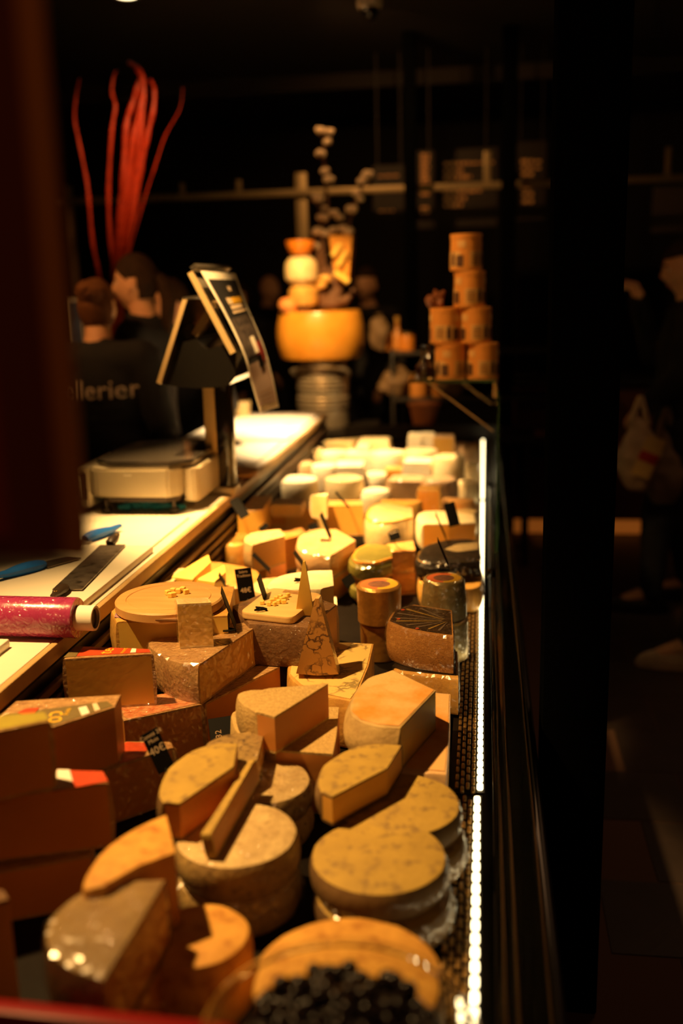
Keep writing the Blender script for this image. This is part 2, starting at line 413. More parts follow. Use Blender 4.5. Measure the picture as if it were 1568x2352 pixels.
# ================================================================ display case
case=thing('display_case','long black refrigerated cheese display case along the aisle','display case',(-.33,3.0,0))
def cpart(n,bm,m,**k):
    for v in bm.verts: v.co-=case.location
    return obj(n,bm,m,case,**k)
cpart('base_cabinet',box(.88,4.95,.69,(-.335,2.975,.345),.006),BLACKS)
cpart('bed',box(.70,4.86,.03,(-.41,3.0,.725),.002),TRAYM)
cpart('back_panel',box(.02,4.3,.24,(-.775,2.66,.80)),BLACKS)
slm=None
for k in range(6):
    b=box(.012,4.2,.016,(-.752,2.66,.765+.026*k),.004,2)
    o=cpart('vent_slat',b,mat('slat_metal',(.10,.055,.025),ro=.4,metal=.4))
cpart('front_ledge',box(.075,4.9,.016,(.057,2.98,.716),.004),BLACKG)
cpart('front_panel',box(.012,4.9,.62,(.098,2.98,.37),.003),BLACKG)
cpart('bumper_rail',box(.014,4.9,.05,(.109,2.98,.60),.006,3),mat('bumper',(.02,.017,.014),ro=.3))
cpart('glint_trim_rail',box(.004,4.9,.006,(.032,2.98,.727),.0015),mat('dim_steel',(.22,.13,.06),ro=.35,metal=1))  # added thin rail standing in for the light strip's reflection in the glass
cpart('glint_trim_rail',box(.004,4.9,.006,(.047,2.98,.727),.0015),MATS['dim_steel'])  # second added rail, for the doubled reflection of the strip
cpart('glint_trim_rail',box(.003,4.9,.005,(.085,2.98,.727),.0015),MATS['dim_steel'])
cpart('low_glass',box(.006,2.45,.10,(.024,1.87,.775),.001,1),GLASS)
cpart('tall_glass',box(.008,2.32,.52,(.046,4.28,.985),.001,1),GLASS)
cpart('glass_edge',box(.009,.006,.52,(.046,3.118,.985)),GREENG)
cpart('end_panel',box(.86,.02,.10,(-.335,5.455,.76)),BLACKS)
for y in (2.64,3.86): cpart('glass_clamp',box(.022,.03,.02,(.024,y,.80),.003),BLACKG)

# air grille and light strip, in four lengths
gb=box(.0062,.0190,.006,(0,0,0),.0018,2); gme=bpy.data.meshes.new('grille_bar'); gb.to_mesh(gme); gb.free(); gme.materials.append(GRILLE); finish(gme)
lb=box(.0105,.0190,.007,(0,0,0),.0035,3); lme=bpy.data.meshes.new('light_cell'); lb.to_mesh(lme); lb.free(); lme.materials.append(LED); finish(lme)
ORD=['nearest the camera','second from the camera','third from the camera','farthest from the camera']
for s,(y0,y1,dx) in enumerate(((.78,1.535,-.0045),(1.545,2.635,0),(2.655,3.845,0),(3.865,5.38,0))):
    g=thing('air_grille','perforated brown metal air grille at the bed edge, length '+ORD[s],'grille',(-.03+dx,y0,.738))
    obj('grille_plate',box(.048,y1-y0,.003,(0,(y1-y0)/2,-.0035)),TRAYM,g,smooth=False)
    l=thing('light_strip','glowing strip of white light cells beside the air grille, length '+ORD[s],'light strip',(dx,y0,.739))
    obj('strip_channel',box(.014,y1-y0,.004,(0,(y1-y0)/2,-.003)),TRAYM,l,smooth=False)
    n=int((y1-y0)/.0277)
    stuff=bmesh.new() if s>1 else None
    for i in range(n):
        y=.0277*(i+.5)
        meshobj('light_cell',lme,l,(-.001,y,.0025))
        for k in range(4):
            x=.0175-.0092*k; yy=y+(.0139 if k%2 else 0)-.007
            if stuff is None: meshobj('grille_bar',gme,g,(x,yy,0))
            else: box(.0068,.0215,.005,(x,yy,0),bm=stuff)
    if stuff: props(obj('grille_bars',stuff,GRILLE,g,smooth=False),kind='stuff')

# ================================================================ staff counter and what lies on it
ctr=thing('staff_counter','white topped staff counter running along the left of the display case','counter',(-1.02,2.7,0))
def kpart(n,bm,m,**k):
    for v in bm.verts: v.co-=ctr.location
    return obj(n,bm,m,ctr,**k)
kpart('cabinet',box(.44,4.1,.925,(-1.03,2.75,.4625)),BLACKS)
kpart('top',box(.485,4.3,.030,(-1.015,2.66,.944),.003),COUNTER)
kpart('front_edge',box(.014,4.3,.030,(-.765,2.66,.944),.003),EDGEW)
def onboard(name,label,cat,x0,x1,y0,y1,z0,th,m,bev=.004):
    o=obj(name,box(x1-x0,y1-y0,th,((x0+x1)/2,(y0+y1)/2,z0+th/2),bev,2),m); return props(o,label,cat)
CT=.959
onboard('cutting_board','thick white cutting board under the two handled cheese knife','cutting board',-1.25,-.785,1.69,2.235,CT,.017,BOARD)
onboard('cutting_board','white cutting board at the lower left, in front of the purple film roll','cutting board',-1.25,-.835,.95,1.585,CT,.017,BOARD)
onboard('cutting_board','white cutting board with the blue handled knife, in front of the scale','cutting board',-1.25,-.80,2.262,2.585,CT,.006,BOARD)
onboard('cutting_board','white cutting board at the far end of the counter, before the milk can','cutting board',-1.23,-.79,3.95,4.78,CT,.012,BOARD)
onboard('cutting_board','white cutting board behind the scale post, carrying the round wooden disc','cutting board',-1.23,-.80,3.02,3.9,CT,.008,BOARD)
ZB=CT+.017
# film roll
p=at(205,1419,z=.997)
roll=thing('film_roll','purple roll of cling film with a white core, lying across the counter','film roll',(p.x,p.y,.9590))
def xl(prof,n=40):
    bm=lathe(prof,n)
    for v in bm.verts: v.co=Vector((v.co.z,v.co.x,v.co.y+.0375))
    return bm
obj('film',xl([(.0235,-.022),(.0365,-.022),(.0375,-.025),(.0375,-.40),(.0365,-.402),(.0235,-.402)]),PURPLE,roll)
obj('core',xl([(.019,.012),(.0228,.012),(.0232,.010),(.0232,-.41),(.019,-.41)]),PAPER,roll)
obj('core_bore',xl([(0,.006),(.0188,.006),(.0188,-.40),(0,-.40)]),HANDLE,roll)
# knives
def handle_mesh(L,w=.024,th=.018,hook=.012):
    pts=[];rad=[]
    for i in range(9):
        t=i/8; pts.append((t*L,0,.004+.003*math.sin(t*3)+ (hook*max(0,t-.75)*2)))
        rad.append((.40+.14*math.sin(t*math.pi*1.4+.3))*w*(1 if i not in(0,8) else .8))
    bm=tube(pts,rad,10)
    for v in bm.verts: v.co.z=v.co.z*.75+.004
    return bm
def knife(label,tip,end,zt,hl,bw,hm,curved=.3,both=False,rivets=True):
    """blade from tip to the start of the handle, then handle to end; places of the photograph at height zt"""
    a=Vector((*W(*tip,zt),0)); b=Vector((*W(*end,zt),0)); d=b-a; L=d.length; rz=math.atan2(d.y,d.x)
    k=thing('cheese_knife' if both else 'knife',label,'knife',(a.x,a.y,zt),(0,0,rz))
    bl=L-hl
    s=hl if both else 0
    n=10; P=[]
    for i in range(n+1):
        t=i/n; P.append((s+t*(bl-s),bw/2))
    if both: P=[(s,bw/2),(bl,bw/2),(bl,-bw/2),(s,-bw/2)]
    else:
        P=[(0,bw/2)]+[(bl,bw/2),(bl,-bw*.45)]+[(bl*(1-i/8),-bw/2+bw*curved*(i/8)**3) for i in range(1,8)]
    obj('blade',poly(P,.003,.0055),BLADE,k,smooth=False)
    def hd(x0,flip):
        bm=handle_mesh(hl,.034 if hm is BLUE else .026)
        if flip:
            for v in bm.verts: v.co.x=-v.co.x
        h=obj('handle',bm,hm,k,(x0,bw*.1,.002))
        if rivets:
            for q in (.25,.5,.75): obj('rivet',lathe([(.0035,0),(.0035,.0015),(0,.002)],10,((-1 if flip else 1)*q*hl,0,.0155)),BRASS,h)
    hd(bl-.004,False)
    if both: hd(s+.004,True)
    return k
knife('long cheese knife with a dark riveted handle at each end, on the white board',(128,1385),(278,1238),ZB,.075,.062,HANDLE,both=True)
knife('knife with a bright blue handle lying behind the dark handled cheese knife',(150,1262),(282,1218),CT+.0065,.135,.036,BLUE,rivets=False)
knife('knife with a blue handle at the left frame edge, below the hanging panel',(172,1282),(-20,1338),ZB,.13,.045,BLUE,rivets=False)
# round wooden disc with a piece of orange cheese
p=at(545,1082,z=.98)
d=obj('serving_disc',lathe([(0,0),(.068,0),(.07,.003),(.07,.013),(.067,.016),(0,.016)],40,(p.x,p.y,CT+.008)),WOODL); props(d,'small round wooden disc on the counter behind the scale post','serving board')
q=at(528,1074,z=.99)
cheese('small orange cheese chunk lying on the round wooden disc',[(q.x-.03,q.y-.015),(q.x+.022,q.y-.022),(q.x+.018,q.y+.02),(q.x-.025,q.y+.025)],'cccc',CT+.0245,.024,ORANGE,ORANGE,name='cheese_chunk')
for k,(x,y,w,l,rz,lab) in enumerate(((-.98,4.25,.22,.30,.1,'white sheet of wrapping paper on the far cutting board'),)):
    props(obj('paper_sheet',box(w,l,.001,(0,0,.0006)),PAPER,loc=(x,y,CT+.0125),rot=(0,0,rz)),lab,'paper')
knife('thin dark bladed knife lying on the board just behind the scale',(560,1022),(490,1026),CT+.009,.10,.022,HANDLE,rivets=False)
# small tub at the far end
props(obj('cream_tub',lathe([(0,0),(.045,0),(.05,.07),(.047,.07),(.044,.012),(0,.01)],24,(*W(553,955,.97),CT+.0125)),CREAM),'cream coloured small tub at the far left end of the counter','tub')
# blue glove under the scale
gl=bmesh.new()
for k in range(6): ico(.022,(.03*k,random.uniform(-.012,.012),.012),2,(1.2,.8,.55),gl,.4)
props(obj('blue_cloth',gl,mat('blue_glove',(.02,.22,.34),ro=.6),loc=(-1.015,2.69,CT)),'crumpled blue glove lying under the scale','glove')

# ---------------------------------------------------------------- scale
sc=thing('weighing_scale','pale beige shop scale with dark glass platter and A shaped display head','scale',(-.965,2.63,CT+.012))
def rbox(x0,x1,y0,y1,z0,z1,ch,inset=0):
    P=[(x0+ch,y0),(x1-ch,y0),(x1,y0+ch),(x1,y1-ch),(x1-ch,y1),(x0+ch,y1),(x0,y1-ch),(x0,y0+ch)]
    return poly(P,z0,z1)
def bev(bm,o,s=2):
    bmesh.ops.bevel(bm,geom=[e for e in bm.edges],offset=o,segments=s,affect='EDGES'); return bm
obj('housing',bev(rbox(-.145,.125,0,.36,.036,.118,.03),.006),SCALEM,sc)
obj('skirt',rbox(-.11,.115,.006,.35,.022,.036,.03),HANDLE,sc)
obj('side_housing',bev(rbox(.12,.168,.05,.36,.015,.112,.012),.004),SCALEM,sc)
obj('printer_housing',bev(rbox(-.185,-.14,.015,.3,.004,.116,.01),.004),SCALEM,sc)
ps=obj('printer_slot',box(.028,.004,.075,(-.165,.0135,.064)),HANDLE,sc)
obj('paper_roll_edge',box(.01,.004,.06,(-.171,.0115,.064)),mat('grey_paper',(.4,.33,.25),ro=.8),sc)
pl=obj('platter',bev(rbox(-.135,.155,.01,.42,.124,.136,.055),.004),mat('platter_glass',(.10,.085,.07),ro=.10,coat=1,metal=.3),sc)
obj('platter_rim',rbox(-.13,.15,.015,.415,.118,.124,.055),STEEL,sc)
for x in (-.10,.10):
    for y in (.03,.33): obj('foot',lathe([(.006,.024),(.006,.000),(.014,.000),(.015,-.0118),(0,-.0118)],16,(x,y,0)),HANDLE,sc)
obj('badge',box(.022,.001,.004,(-.02,-.0005,.1)),PAPER,sc)
obj('post_strip',box(.036,.03,.36,(.148,.29,.18),.003),mat('post_strip_m',(.62,.46,.22),ro=.4,metal=.3),sc)
obj('post',box(.048,.05,.36,(.189,.30,.18),.006),BLACKG,sc)
obj('post_foot',box(.09,.07,.0235,(.172,.3,0),.003),SCALEM,sc)
# display head: two tilted screens meeting at the top, closed by a rounded body
def wp(px,py,y): 
    p=at(px,py,y=y); return p-sc.location
def slab(pa,pb,y0,y1,th,side):
    """slab between two points of a side view, from depth y0 to y1"""
    a=Vector((pa.x,pa.z)); b=Vector((pb.x,pb.z)); d=(b-a).normalized(); n=Vector((-d.y,d.x))*side*th
    bm=bmesh.new(); c=[a,b,b+n,a+n]
    f0=[bm.verts.new((q.x,y0,q.y)) for q in c]; f1=[bm.verts.new((q.x,y1,q.y)) for q in c]
    bm.faces.new(f0); bm.faces.new(f1[::-1])
    for i in range(4): bm.faces.new((f0[i],f0[(i+1)%4],f1[(i+1)%4],f1[i]))
    return bm
Y0=2.75-sc.location.y; Y1=3.13-sc.location.y
LB,LTt=wp(370,882,2.75),wp(431,688,2.75)
RB,RTt=wp(541,808,2.75),wp(443,622,2.75)
FR=mat('screen_frame',(.60,.42,.20),ro=.35,metal=.4)
sl=obj('staff_screen',slab(LB,LTt,Y0,Y1-.08,.013,1),BLACKG,sc,smooth=False)
obj('staff_screen_frame',slab(LB,LTt,Y0-.006,Y0,.013,1),FR,sc,smooth=False)
sr=obj('customer_screen',slab(RB,RTt,Y0,Y1,.016,1),BLACKG,sc,smooth=False)
obj('customer_screen_frame',slab(RB,RTt,Y0-.006,Y0,.016,1),FR,sc,smooth=False)
obj('screen_cap',slab(RTt+Vector((.0,0,0)),RTt+Vector((.014,0,.010)),Y0-.006,Y1,.012,1),STEEL,sc,smooth=False)
obj('staff_screen_cap',slab(LTt+Vector((-.012,0,0)),LTt+Vector((.03,0,.004)),Y0-.006,Y1-.08,.007,1),STEEL,sc,smooth=False)
bm=bmesh.new(); prof=[LB,wp(395,888,2.75),wp(440,893,2.75),wp(490,892,2.75),wp(525,884,2.75),wp(538,868,2.75),RB,wp(500,795,2.75),wp(472,805,2.75),wp(445,780,2.75),wp(400,790,2.75)]
f0=[bm.verts.new((q.x,Y0+.01,q.z)) for q in prof]; f1=[bm.verts.new((q.x,Y1-.06,q.z)) for q in prof]
bm.faces.new(f0); bm.faces.new(f1[::-1])
for i in range(len(prof)): bm.faces.new((f0[i],f0[(i+1)%len(prof)],f1[(i+1)%len(prof)],f1[i]))
obj('head_body',bm,BLACKG,sc,smooth=False)
obj('screen_hinge',slab(wp(452,775,2.78),wp(500,700,2.78),Y0+.03,Y1-.1,.02,1),mat('dark_brass',(.16,.10,.04),ro=.5),sc,smooth=False)
# leaflet draped over the customer screen
off=Vector((.004,0,.002))
Lp=[(447,624),(500,718),(545,812),(565,885),(584,950)]; Rp=[(529,630),(556,705),(592,790),(612,860),(628,936)]
Ry=[3.10,3.08,3.02,2.98,2.95]
lf=thing('leaflet','long dark printed leaflet hanging over the customer side of the scale display','leaflet',tuple(sc.location+Vector((.2,.3,.5))))
LA=[at(*q,y=2.757)+Vector((.016,0,.002)) for q in Lp]; RA=[at(*q,y=Ry[i])+Vector((.016,0,.002)) for i,q in enumerate(Rp)]
def cat(A,t):
    t=max(0,min(.9999,t))*(len(A)-1); i=int(t); f=t-i
    p1,p2=A[i],A[i+1]; p0=A[i-1] if i else p1*2-p2; p3=A[i+2] if i+2<len(A) else p2*2-p1
    return .5*(2*p1+(p2-p0)*f+(2*p0-5*p1+4*p2-p3)*f*f+(3*p1-p0-3*p2+p3)*f**3)
def LS(u,v,h=0):
    a,b=cat(LA,v),cat(RA,v); p=a.lerp(b,u)
    t=(cat(LA,min(1,v+.02))-cat(LA,max(0,v-.02))); n=t.cross(b-a).normalized()
    if n.x<0: n=-n
    return p+n*h-lf.location
def patch(u0,u1,v0,v1,h,nu=4,nv=12,skew=0,wavy=None):
    bm=bmesh.new(); g=[[bm.verts.new(LS(u0+(u1-u0)*i/nu,v0+(v1-v0)*j/nv+skew*(i/nu),h)) for i in range(nu+1)] for j in range(nv+1)]
    for j in range(nv):
        for i in range(nu): bm.faces.new((g[j][i],g[j][i+1],g[j+1][i+1],g[j+1][i]))
    r=bmesh.ops.solidify(bm,geom=bm.faces[:],thickness=.0004); return bm
obj('sheet',patch(0,1,0,1,0,6,24),PAPER,lf)
obj('dark_print',patch(.07,.93,.05,.60,.0010),mat('leaflet_ink',(.015,.013,.013),(.012,.01,.01),30,.6),lf)
obj('photo_print',patch(.07,.93,.30,.55,.0016),mat('leaflet_photo',(.12,.085,.07),(.01,.008,.008),70,.6,contrast=.12),lf)
obj('grey_patch',patch(.07,.93,.60,.95,.0010),mat('leaflet_shade',(.42,.30,.24),ro=.6),lf)  # lower white paper coloured grey, its shade put into the colour
for (u0,u1,v0,v1,m) in ((.30,.46,.175,.215,CHALK),(.47,.84,.175,.215,YELINK),(.32,.78,.225,.25,CHALK),(.30,.85,.262,.275,CHALK),(.52,.62,.10,.13,CHALK)):
    obj('print_line',patch(u0,u1,v0,v1,.0020,3,2),m,lf)
obj('print_bottle',patch(.55,.85,.47,.62,.0022,3,4),mat('bottle_red',(.30,.03,.02),ro=.5),lf)
obj('print_label',patch(.48,.66,.43,.54,.0028,3,4),PAPER,lf)
obj('print_bottle',patch(.50,.72,.56,.66,.0026,3,4),BLACK,lf)
for k in range(3): obj('print_line',patch(.2,.8,.84+.035*k,.85+.035*k,.0016,3,1),CHALKD,lf)

# ---------------------------------------------------------------- dark hanging panel at the left, close to the lens
hp=thing('hanging_panel','dark red brown panel hanging close to the camera at the upper left','panel',(-.42,.64,1.4))
a=at(118,0,y=.64); b=at(206,1282,y=.64)
obj('panel_sheet',box(.32,.004,1.2,(b.x-.16+.42-.018,0,b.z-1.4+.6),.001,1),mat('panel_dark',(.24,.06,.035),ro=.5),hp)
obj('panel_edge',box(.018,.010,1.2,(b.x+.42-.009,0,b.z-1.4+.6),.003,2),mat('panel_edge_m',(.80,.30,.07),ro=.5),hp)
obj('paper_insert',box(.25,.002,.19,(b.x-.16+.42-.02,-.004,b.z-1.4+.11),.0005,1),mat('panel_red',(.42,.07,.05),ro=.6),hp)
# red price rail at the very bottom
p=at(150,2333,y=.78)
props(obj('red_strip',box(.36,.02,.05,(0,0,-.025),.003,2),mat('red_plastic',(.42,.012,.012),ro=.4),loc=(p.x+.0,p.y,p.z+.004),rot=(0,R(1.5),0)),'blurred red strip across the lower left corner, closest to the camera','rail')
obj_bracket=None

# ================================================================ cheeses near the camera
wheel('large washed rind cheese wheel at the bottom, behind the bowl of black cherries',575,1022,2238,.835,.095,WASHED,e=.010)
# tomme with the mottled flat top, and the one under it
t1=wheel('flat mottled tomme wheel nearest the light strip, topmost of its pair',714,1026,1962,.83,.043,TOMME,side=TOMMES)
below(t1,'wrapped tomme wheel under the flat mottled one nearest the light strip',.0465,(.007,-.012))
# pair with a cut half on top
t2=wheel('flat tomme wheel carrying a cut piece, beside the light strip',770,1057,1842,.83,.043,TOMME,side=TOMMES)
x=below(t2,'wrapped tomme wheel under the tomme that carries a cut piece',.0465,(.007,-.012))
pxc('cut tomme piece lying on the flat tomme wheel beside the light strip',[(727,1795),(742,1755),(800,1718),(860,1706),(924,1708),(888,1764),(762,1830),(735,1818)],'rrrrcccr',.878,.045,TOMME,PASTE,side=TOMMES)
# left stack of wrapped tommes
t3=wheel('pale topped tomme wheel carrying a thin upright slice, left of centre',404,684,1912,.85,.054,GREY,e=.008,side=TOMMEW)
below(t3,'dark sided tomme wheel under the pale topped one with the thin slice',.0555)
pxc('thick cut tomme half resting on the pale topped tomme wheel',[(362,1815),(385,1762),(440,1722),(495,1706),(545,1704),(536,1760),(412,1846),(372,1842)],'rrrrcccr',.905,.055,TOMME,PASTED,side=TOMMES)
t4=wheel('grey brown tomme wheel with a wrinkled film, right of the thin slice',500,713,1792,.83,.043,GREY,side=TOMMEW)
below(t4,'dark sided tomme wheel under the grey brown one right of the slice',.0465)
pxc('wrapped tomme quarter behind the thick cut half',[(470,1712),(500,1690),(550,1680),(608,1677),(590,1745),(545,1775),(480,1770)],'rrrcccr',.875,.042,TOMMEW,PASTE)
# thin slice standing on the pale wheel
a=Vector((*W(486,1972,.852),0)); b=Vector((*W(590,1795,.852),0)); dd=b-a
sl=thing('cheese_slice','thin slice of cheese standing on edge on the pale topped tomme','cheese',((a.x+b.x)/2,(a.y+b.y)/2,.8515),(R(-10),0,math.atan2(dd.y,dd.x)))
L=dd.length/2
rb,pb=prism([(-L,-.007),(L,-.0045),(L,.0045),(-L,.007)],'cccr',.036,.003,.003,.001)
obj('rind',rb,TOMME,sl); obj('paste',pb,PASTED,sl,smooth=False)
# yellow pieces at the lower left
wheel('washed rind cheese wheel under the tall yellow wedge, lower left',338,573,2142,.83,.088,WASHED,e=.008)
pxc('tall yellow cheese wedge standing on a washed rind wheel',[(192,2040),(203,1995),(250,1938),(310,1900),(380,1868),(402,1958),(318,1988),(238,2034)],'rrrrcccr',.928,.0965,WASHED,PASTED)
h1=pxc('wrapped half wheel at the lower left corner with shiny film on top',[(105,2135),(125,2095),(180,2050),(260,2024),(382,2016),(300,2150),(236,2252),(160,2225),(112,2180)],'rrrrccrrr',.915,.086,mat('shiny_film_rind',(.46,.30,.11),(.30,.18,.07),22,.6,.3,90,coat=1,wr=1),PASTED,side=DARKR)
below(h1,'wrapped half wheel underneath the shiny one at the lower left corner',.087)
pxc('tall sliver of cheese cut off by the left frame edge at the bottom',[(-160,2010),(8,2045),(20,2065),(-150,2110)],'cccc',.90,.155,DARKR,PASTED)
# mountain cheese blocks stacked at the left edge
b2=pxc('lowest dark block of the left edge stack of mountain cheese',[(-190,2035),(205,1965),(214,1920),(-160,1950)],'ccrr',.82,.078,COMTE,PASTED,smooth=0)
b1=pxc('middle block of the left edge stack, with a printed rind',[(-200,1850),(252,1797),(236,1772),(130,1768),(-150,1800)],'crccr',.92,.098,COMTE,PASTED,smooth=0)
sheet('label',[(120,1820),(248,1795),(236,1773),(132,1770)],.92,REDLAB,b1)
sheet('label_band',[(120,1818),(170,1810),(160,1771),(132,1770)],.92,PAPER,b1,lift=.0012)
a1=pxc('top block of the left edge stack, with a yellow green label',[(-200,1720),(116,1656),(104,1635),(-150,1655)],'crcr',1.02,.098,COMTE,PASTED,smooth=0)
sheet('label',[(-180,1712),(112,1654),(102,1637),(-140,1656)],1.02,YELLAB,a1)
b3=pxc('small wrapped block with the forty euro price card stuck in front',[(240,1768),(399,1716),(396,1704),(290,1703),(190,1752)],'crccr',.84,.098,COMTE,PASTED,smooth=0)
sheet('label',[(242,1764),(330,1737),(345,1708),(292,1705),(205,1748)],.84,REDLAB,b3)
a2=pxc('mountain cheese block with olive label and yellow letters, behind the top left block',[(60,1690),(262,1624),(277,1596),(24,1610),(-40,1670)],'ccccr',.94,.098,COMTE,PASTED,smooth=0)
lb=sheet('label',[(-30,1680),(60,1688),(260,1622),(246,1612),(10,1642)],.94,OLIVE,a2)
sheet('label_band',[(188,1646),(206,1640),(198,1624),(180,1628)],.94,PAPER,a2,lift=.0012)
sheet('label_band',[(218,1636),(230,1632),(222,1617),(212,1619)],.94,CHALK,a2,lift=.0012)
sheet('label_disc',[(40,1640),(60,1630),(90,1628),(80,1640),(55,1644)],.94,REDLAB,a2,lift=.0012)
toptext('co',112,1650,.94,.045,YELINK,a2,R(-70),a2,lift=.0012)
toptext('fruité',160,1636,.94,.012,YELINK,a2,R(100),a2,lift=.0012)
c2=pxc('block with a red crackled label under the block lettered te',[(284,1656),(466,1617),(455,1598),(380,1592),(262,1612)],'crrcc',.84,.098,COMTE,PASTED,smooth=0)
sheet('label',[(286,1648),(300,1652),(462,1614),(450,1600),(380,1594),(270,1612)],.84,mat('crackled_red',(.55,.10,.03),(.75,.45,.2),60,.4,.3,90,coat=.9,wr=.9),c2)
toptext('AFFINÉ',420,1606,.84,.012,CHALK,c2,R(18),c2,lift=.0012)
c1=pxc('cheese block with a red label lettered te, left of the wrapped wedge',[(134,1514),(352,1502),(346,1492),(168,1484)],'crcr',.94,.0985,COMTE,PASTE,smooth=0,e=.003)
sheet('label',[(176,1508),(346,1499),(342,1492),(192,1486)],.94,REDLAB,c1)
sheet('label_band',[(146,1511),(174,1509),(190,1487),(172,1486)],.94,OLIVE,c1,lift=.0003)
sheet('label_band',[(299,1501),(312,1500.5),(313,1492),(303,1491.5)],.94,PAPER,c1,lift=.0012)
toptext('te',258,1497,.94,.034,YELINK,c1,R(92),c1,lift=.0012)
toptext('mont',288,1496,.94,.012,YELINK,c1,R(92),c1,lift=.0012)
# wrapped wedge with the clip
d2=pxc('lower mountain cheese wedge beneath the big film wrapped wedge',[(380,1600),(470,1616),(642,1531),(600,1527),(400,1570)],'rcccr',.835,.093,COMTE,PASTED,smooth=0)
d1=pxc('big film wrapped mountain cheese wedge in the centre, topped by a small block',[(339,1475),(372,1506),(412,1522),(454,1528),(597,1433),(560,1430),(400,1452)],'rrrcccr',.915,.079,COMTE,PASTE)
sheet('label',[(478,1455),(510,1450),(516,1442),(488,1446)],.915,REDLAB,d1)
pxc('small film wrapped cheese block standing on the big wrapped wedge',[(407,1388),(485,1384),(477,1372),(404,1376)],'cccc',1.003,.0875,CREAM,mat('wrapped_block',(.80,.50,.13),(.72,.42,.09),30,.4,.2,60,coat=.8,wr=.7),e=.002)
# round board with yellow cheese under it
e2=pxc('lower yellow cheese block hidden behind the block lettered te',[(238,1466),(262,1487),(520,1476),(530,1420),(270,1425)],'rcccr',.845,.103,OCHRE,PASTEY,smooth=0)
e1=pxc('yellow cheese block carrying the round wooden serving board',[(240,1402),(266,1428),(522,1414),(538,1347),(275,1352)],'rcccr',.952,.1055,OCHRE,PASTEY,smooth=0)
sheet('label',[(262,1418),(276,1420),(282,1408),(268,1404)],.952,mat('blue_label',(.10,.12,.30),(.5,.25,.2),60),e1)
p=at(389,1370,z=.975); rr=(at(513,1368,z=.975)-at(265,1376,z=.975)).length/2
bd=thing('serving_board','round beech serving board with a carved groove, holding cheese cubes','serving board',(p.x,p.y,.9525))
obj('board',lathe([(0,0),(rr-.004,0),(rr,.004),(rr,.019),(rr-.003,.0222),(rr*.80,.0222),(rr*.79,.0205),(rr*.775,.0205),(rr*.765,.0222),(0,.0222)],64),WOODL,bd)
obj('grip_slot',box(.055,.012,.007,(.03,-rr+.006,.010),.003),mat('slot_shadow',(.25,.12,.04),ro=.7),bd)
def cubes(zt,pts,where,s=.0105):
    for i,(x,y) in enumerate(pts):
        w=W(x,y,zt); b=box(s*random.uniform(.8,1.1),s*random.uniform(.8,1.1),s*.9,(0,0,s*.45),.001,1)
        o=obj('cheese_cube',b,CRUMB,loc=(w[0],w[1],zt+.0003),rot=(0,0,random.uniform(0,1.5)),smooth=False)
        props(o,'small pale yellow sample cube of cheese lying on the '+where,'cheese cube','sample cubes on the '+where)
cubes(.9748,[(386,1366),(398,1361),(410,1362),(420,1358),(398,1371),(428,1364),(391,1372)],'round board')
# dark cheese with the rectangular board
f2=pxc('lower dark rind cheese under the rectangular sample board',[(545,1440),(580,1500),(702,1520),(765,1470),(640,1420)],'rrccr',.835,.093,DARKR,PASTED,smooth=0)
f1=pxc('dark rind cheese block carrying the rectangular sample board',[(532,1392),(572,1432),(706,1440),(772,1388),(640,1345)],'rrccr',.925,.0895,DARKR,PASTE,smooth=0,wob=.003)
q=[W(x,y,.942) for x,y in ((549,1404),(672,1418),(741,1362),(622,1348))]
cx=sum(v[0] for v in q)/4; cy=sum(v[1] for v in q)/4
rb=thing('serving_board','small rectangular wooden board with cubes and a price card, centre','serving board',(cx,cy,.9255))
RP=[]
for i in range(4):
    c0,cp_,cn=Vector(q[i]),Vector(q[i-1]),Vector(q[(i+1)%4]); a_=c0+(cp_-c0).normalized()*.020; b_=c0+(cn-c0).normalized()*.020
    for k in range(6):
        t_=k/5; v_=a_*(1-t_)**2+c0*2*t_*(1-t_)+b_*t_*t_; RP.append((v_.x-cx,v_.y-cy))
bm,_=prism(RP,'r'*len(RP),.016,.002,.003,0)
obj('board',bm,mat('maple_wood',(.84,.56,.22),(.76,.47,.17),5,.5,.08,70,stretch=(1,8,1)),rb)
obj('burnt_mark',poly([(v[0]-cx,v[1]-cy) for v in (W(648,1360,.942),W(705,1368,.942),W(712,1362,.942),W(655,1354,.942))],.0161,.0166),mat('burn',(.5,.28,.09),(.25,.1,.03),90,.7),rb)
cubes(.9418,[(625,1384),(634,1378),(644,1374),(655,1377),(640,1386),(652,1386),(631,1391),(618,1391),(661,1371),(648,1380),(602,1388)],'rectangular board',.009)
# upright sliver on the dark cheese
a=Vector((*W(679,1412,.925),0)); b=Vector((*W(722,1412,.925),0)); w=(b-a).length
s=thing('cheese_slice','pale yellow triangular slice standing upright beside the rectangular board','cheese',((a.x+b.x)/2,(a.y+b.y)/2,.9258),(R(86),0,R(6)))
rb_,pb=prism([(-w/2,0),(w/2,0),(.1*w,.112),(-.02*w,.112)],'rccc',.014,.002,.002,.0005)
obj('rind',rb_,PASTEY,s); obj('paste',pb,PASTEY,s,smooth=False)
# white cheese behind
g2=pxc('lower white cheese under the bright white rind wedge',[(640,1400),(735,1440),(778,1425),(772,1370),(660,1370)],'rccrr',.85,.108,WHITE,PALE,smooth=0)
g1=pxc('bright white cheese wedge with a price clip, behind the rectangular board',[(612,1346),(640,1322),(700,1311),(762,1308),(766,1345),(735,1352),(640,1354)],'rrrccrr',.935,.083,WHITE,PALE)
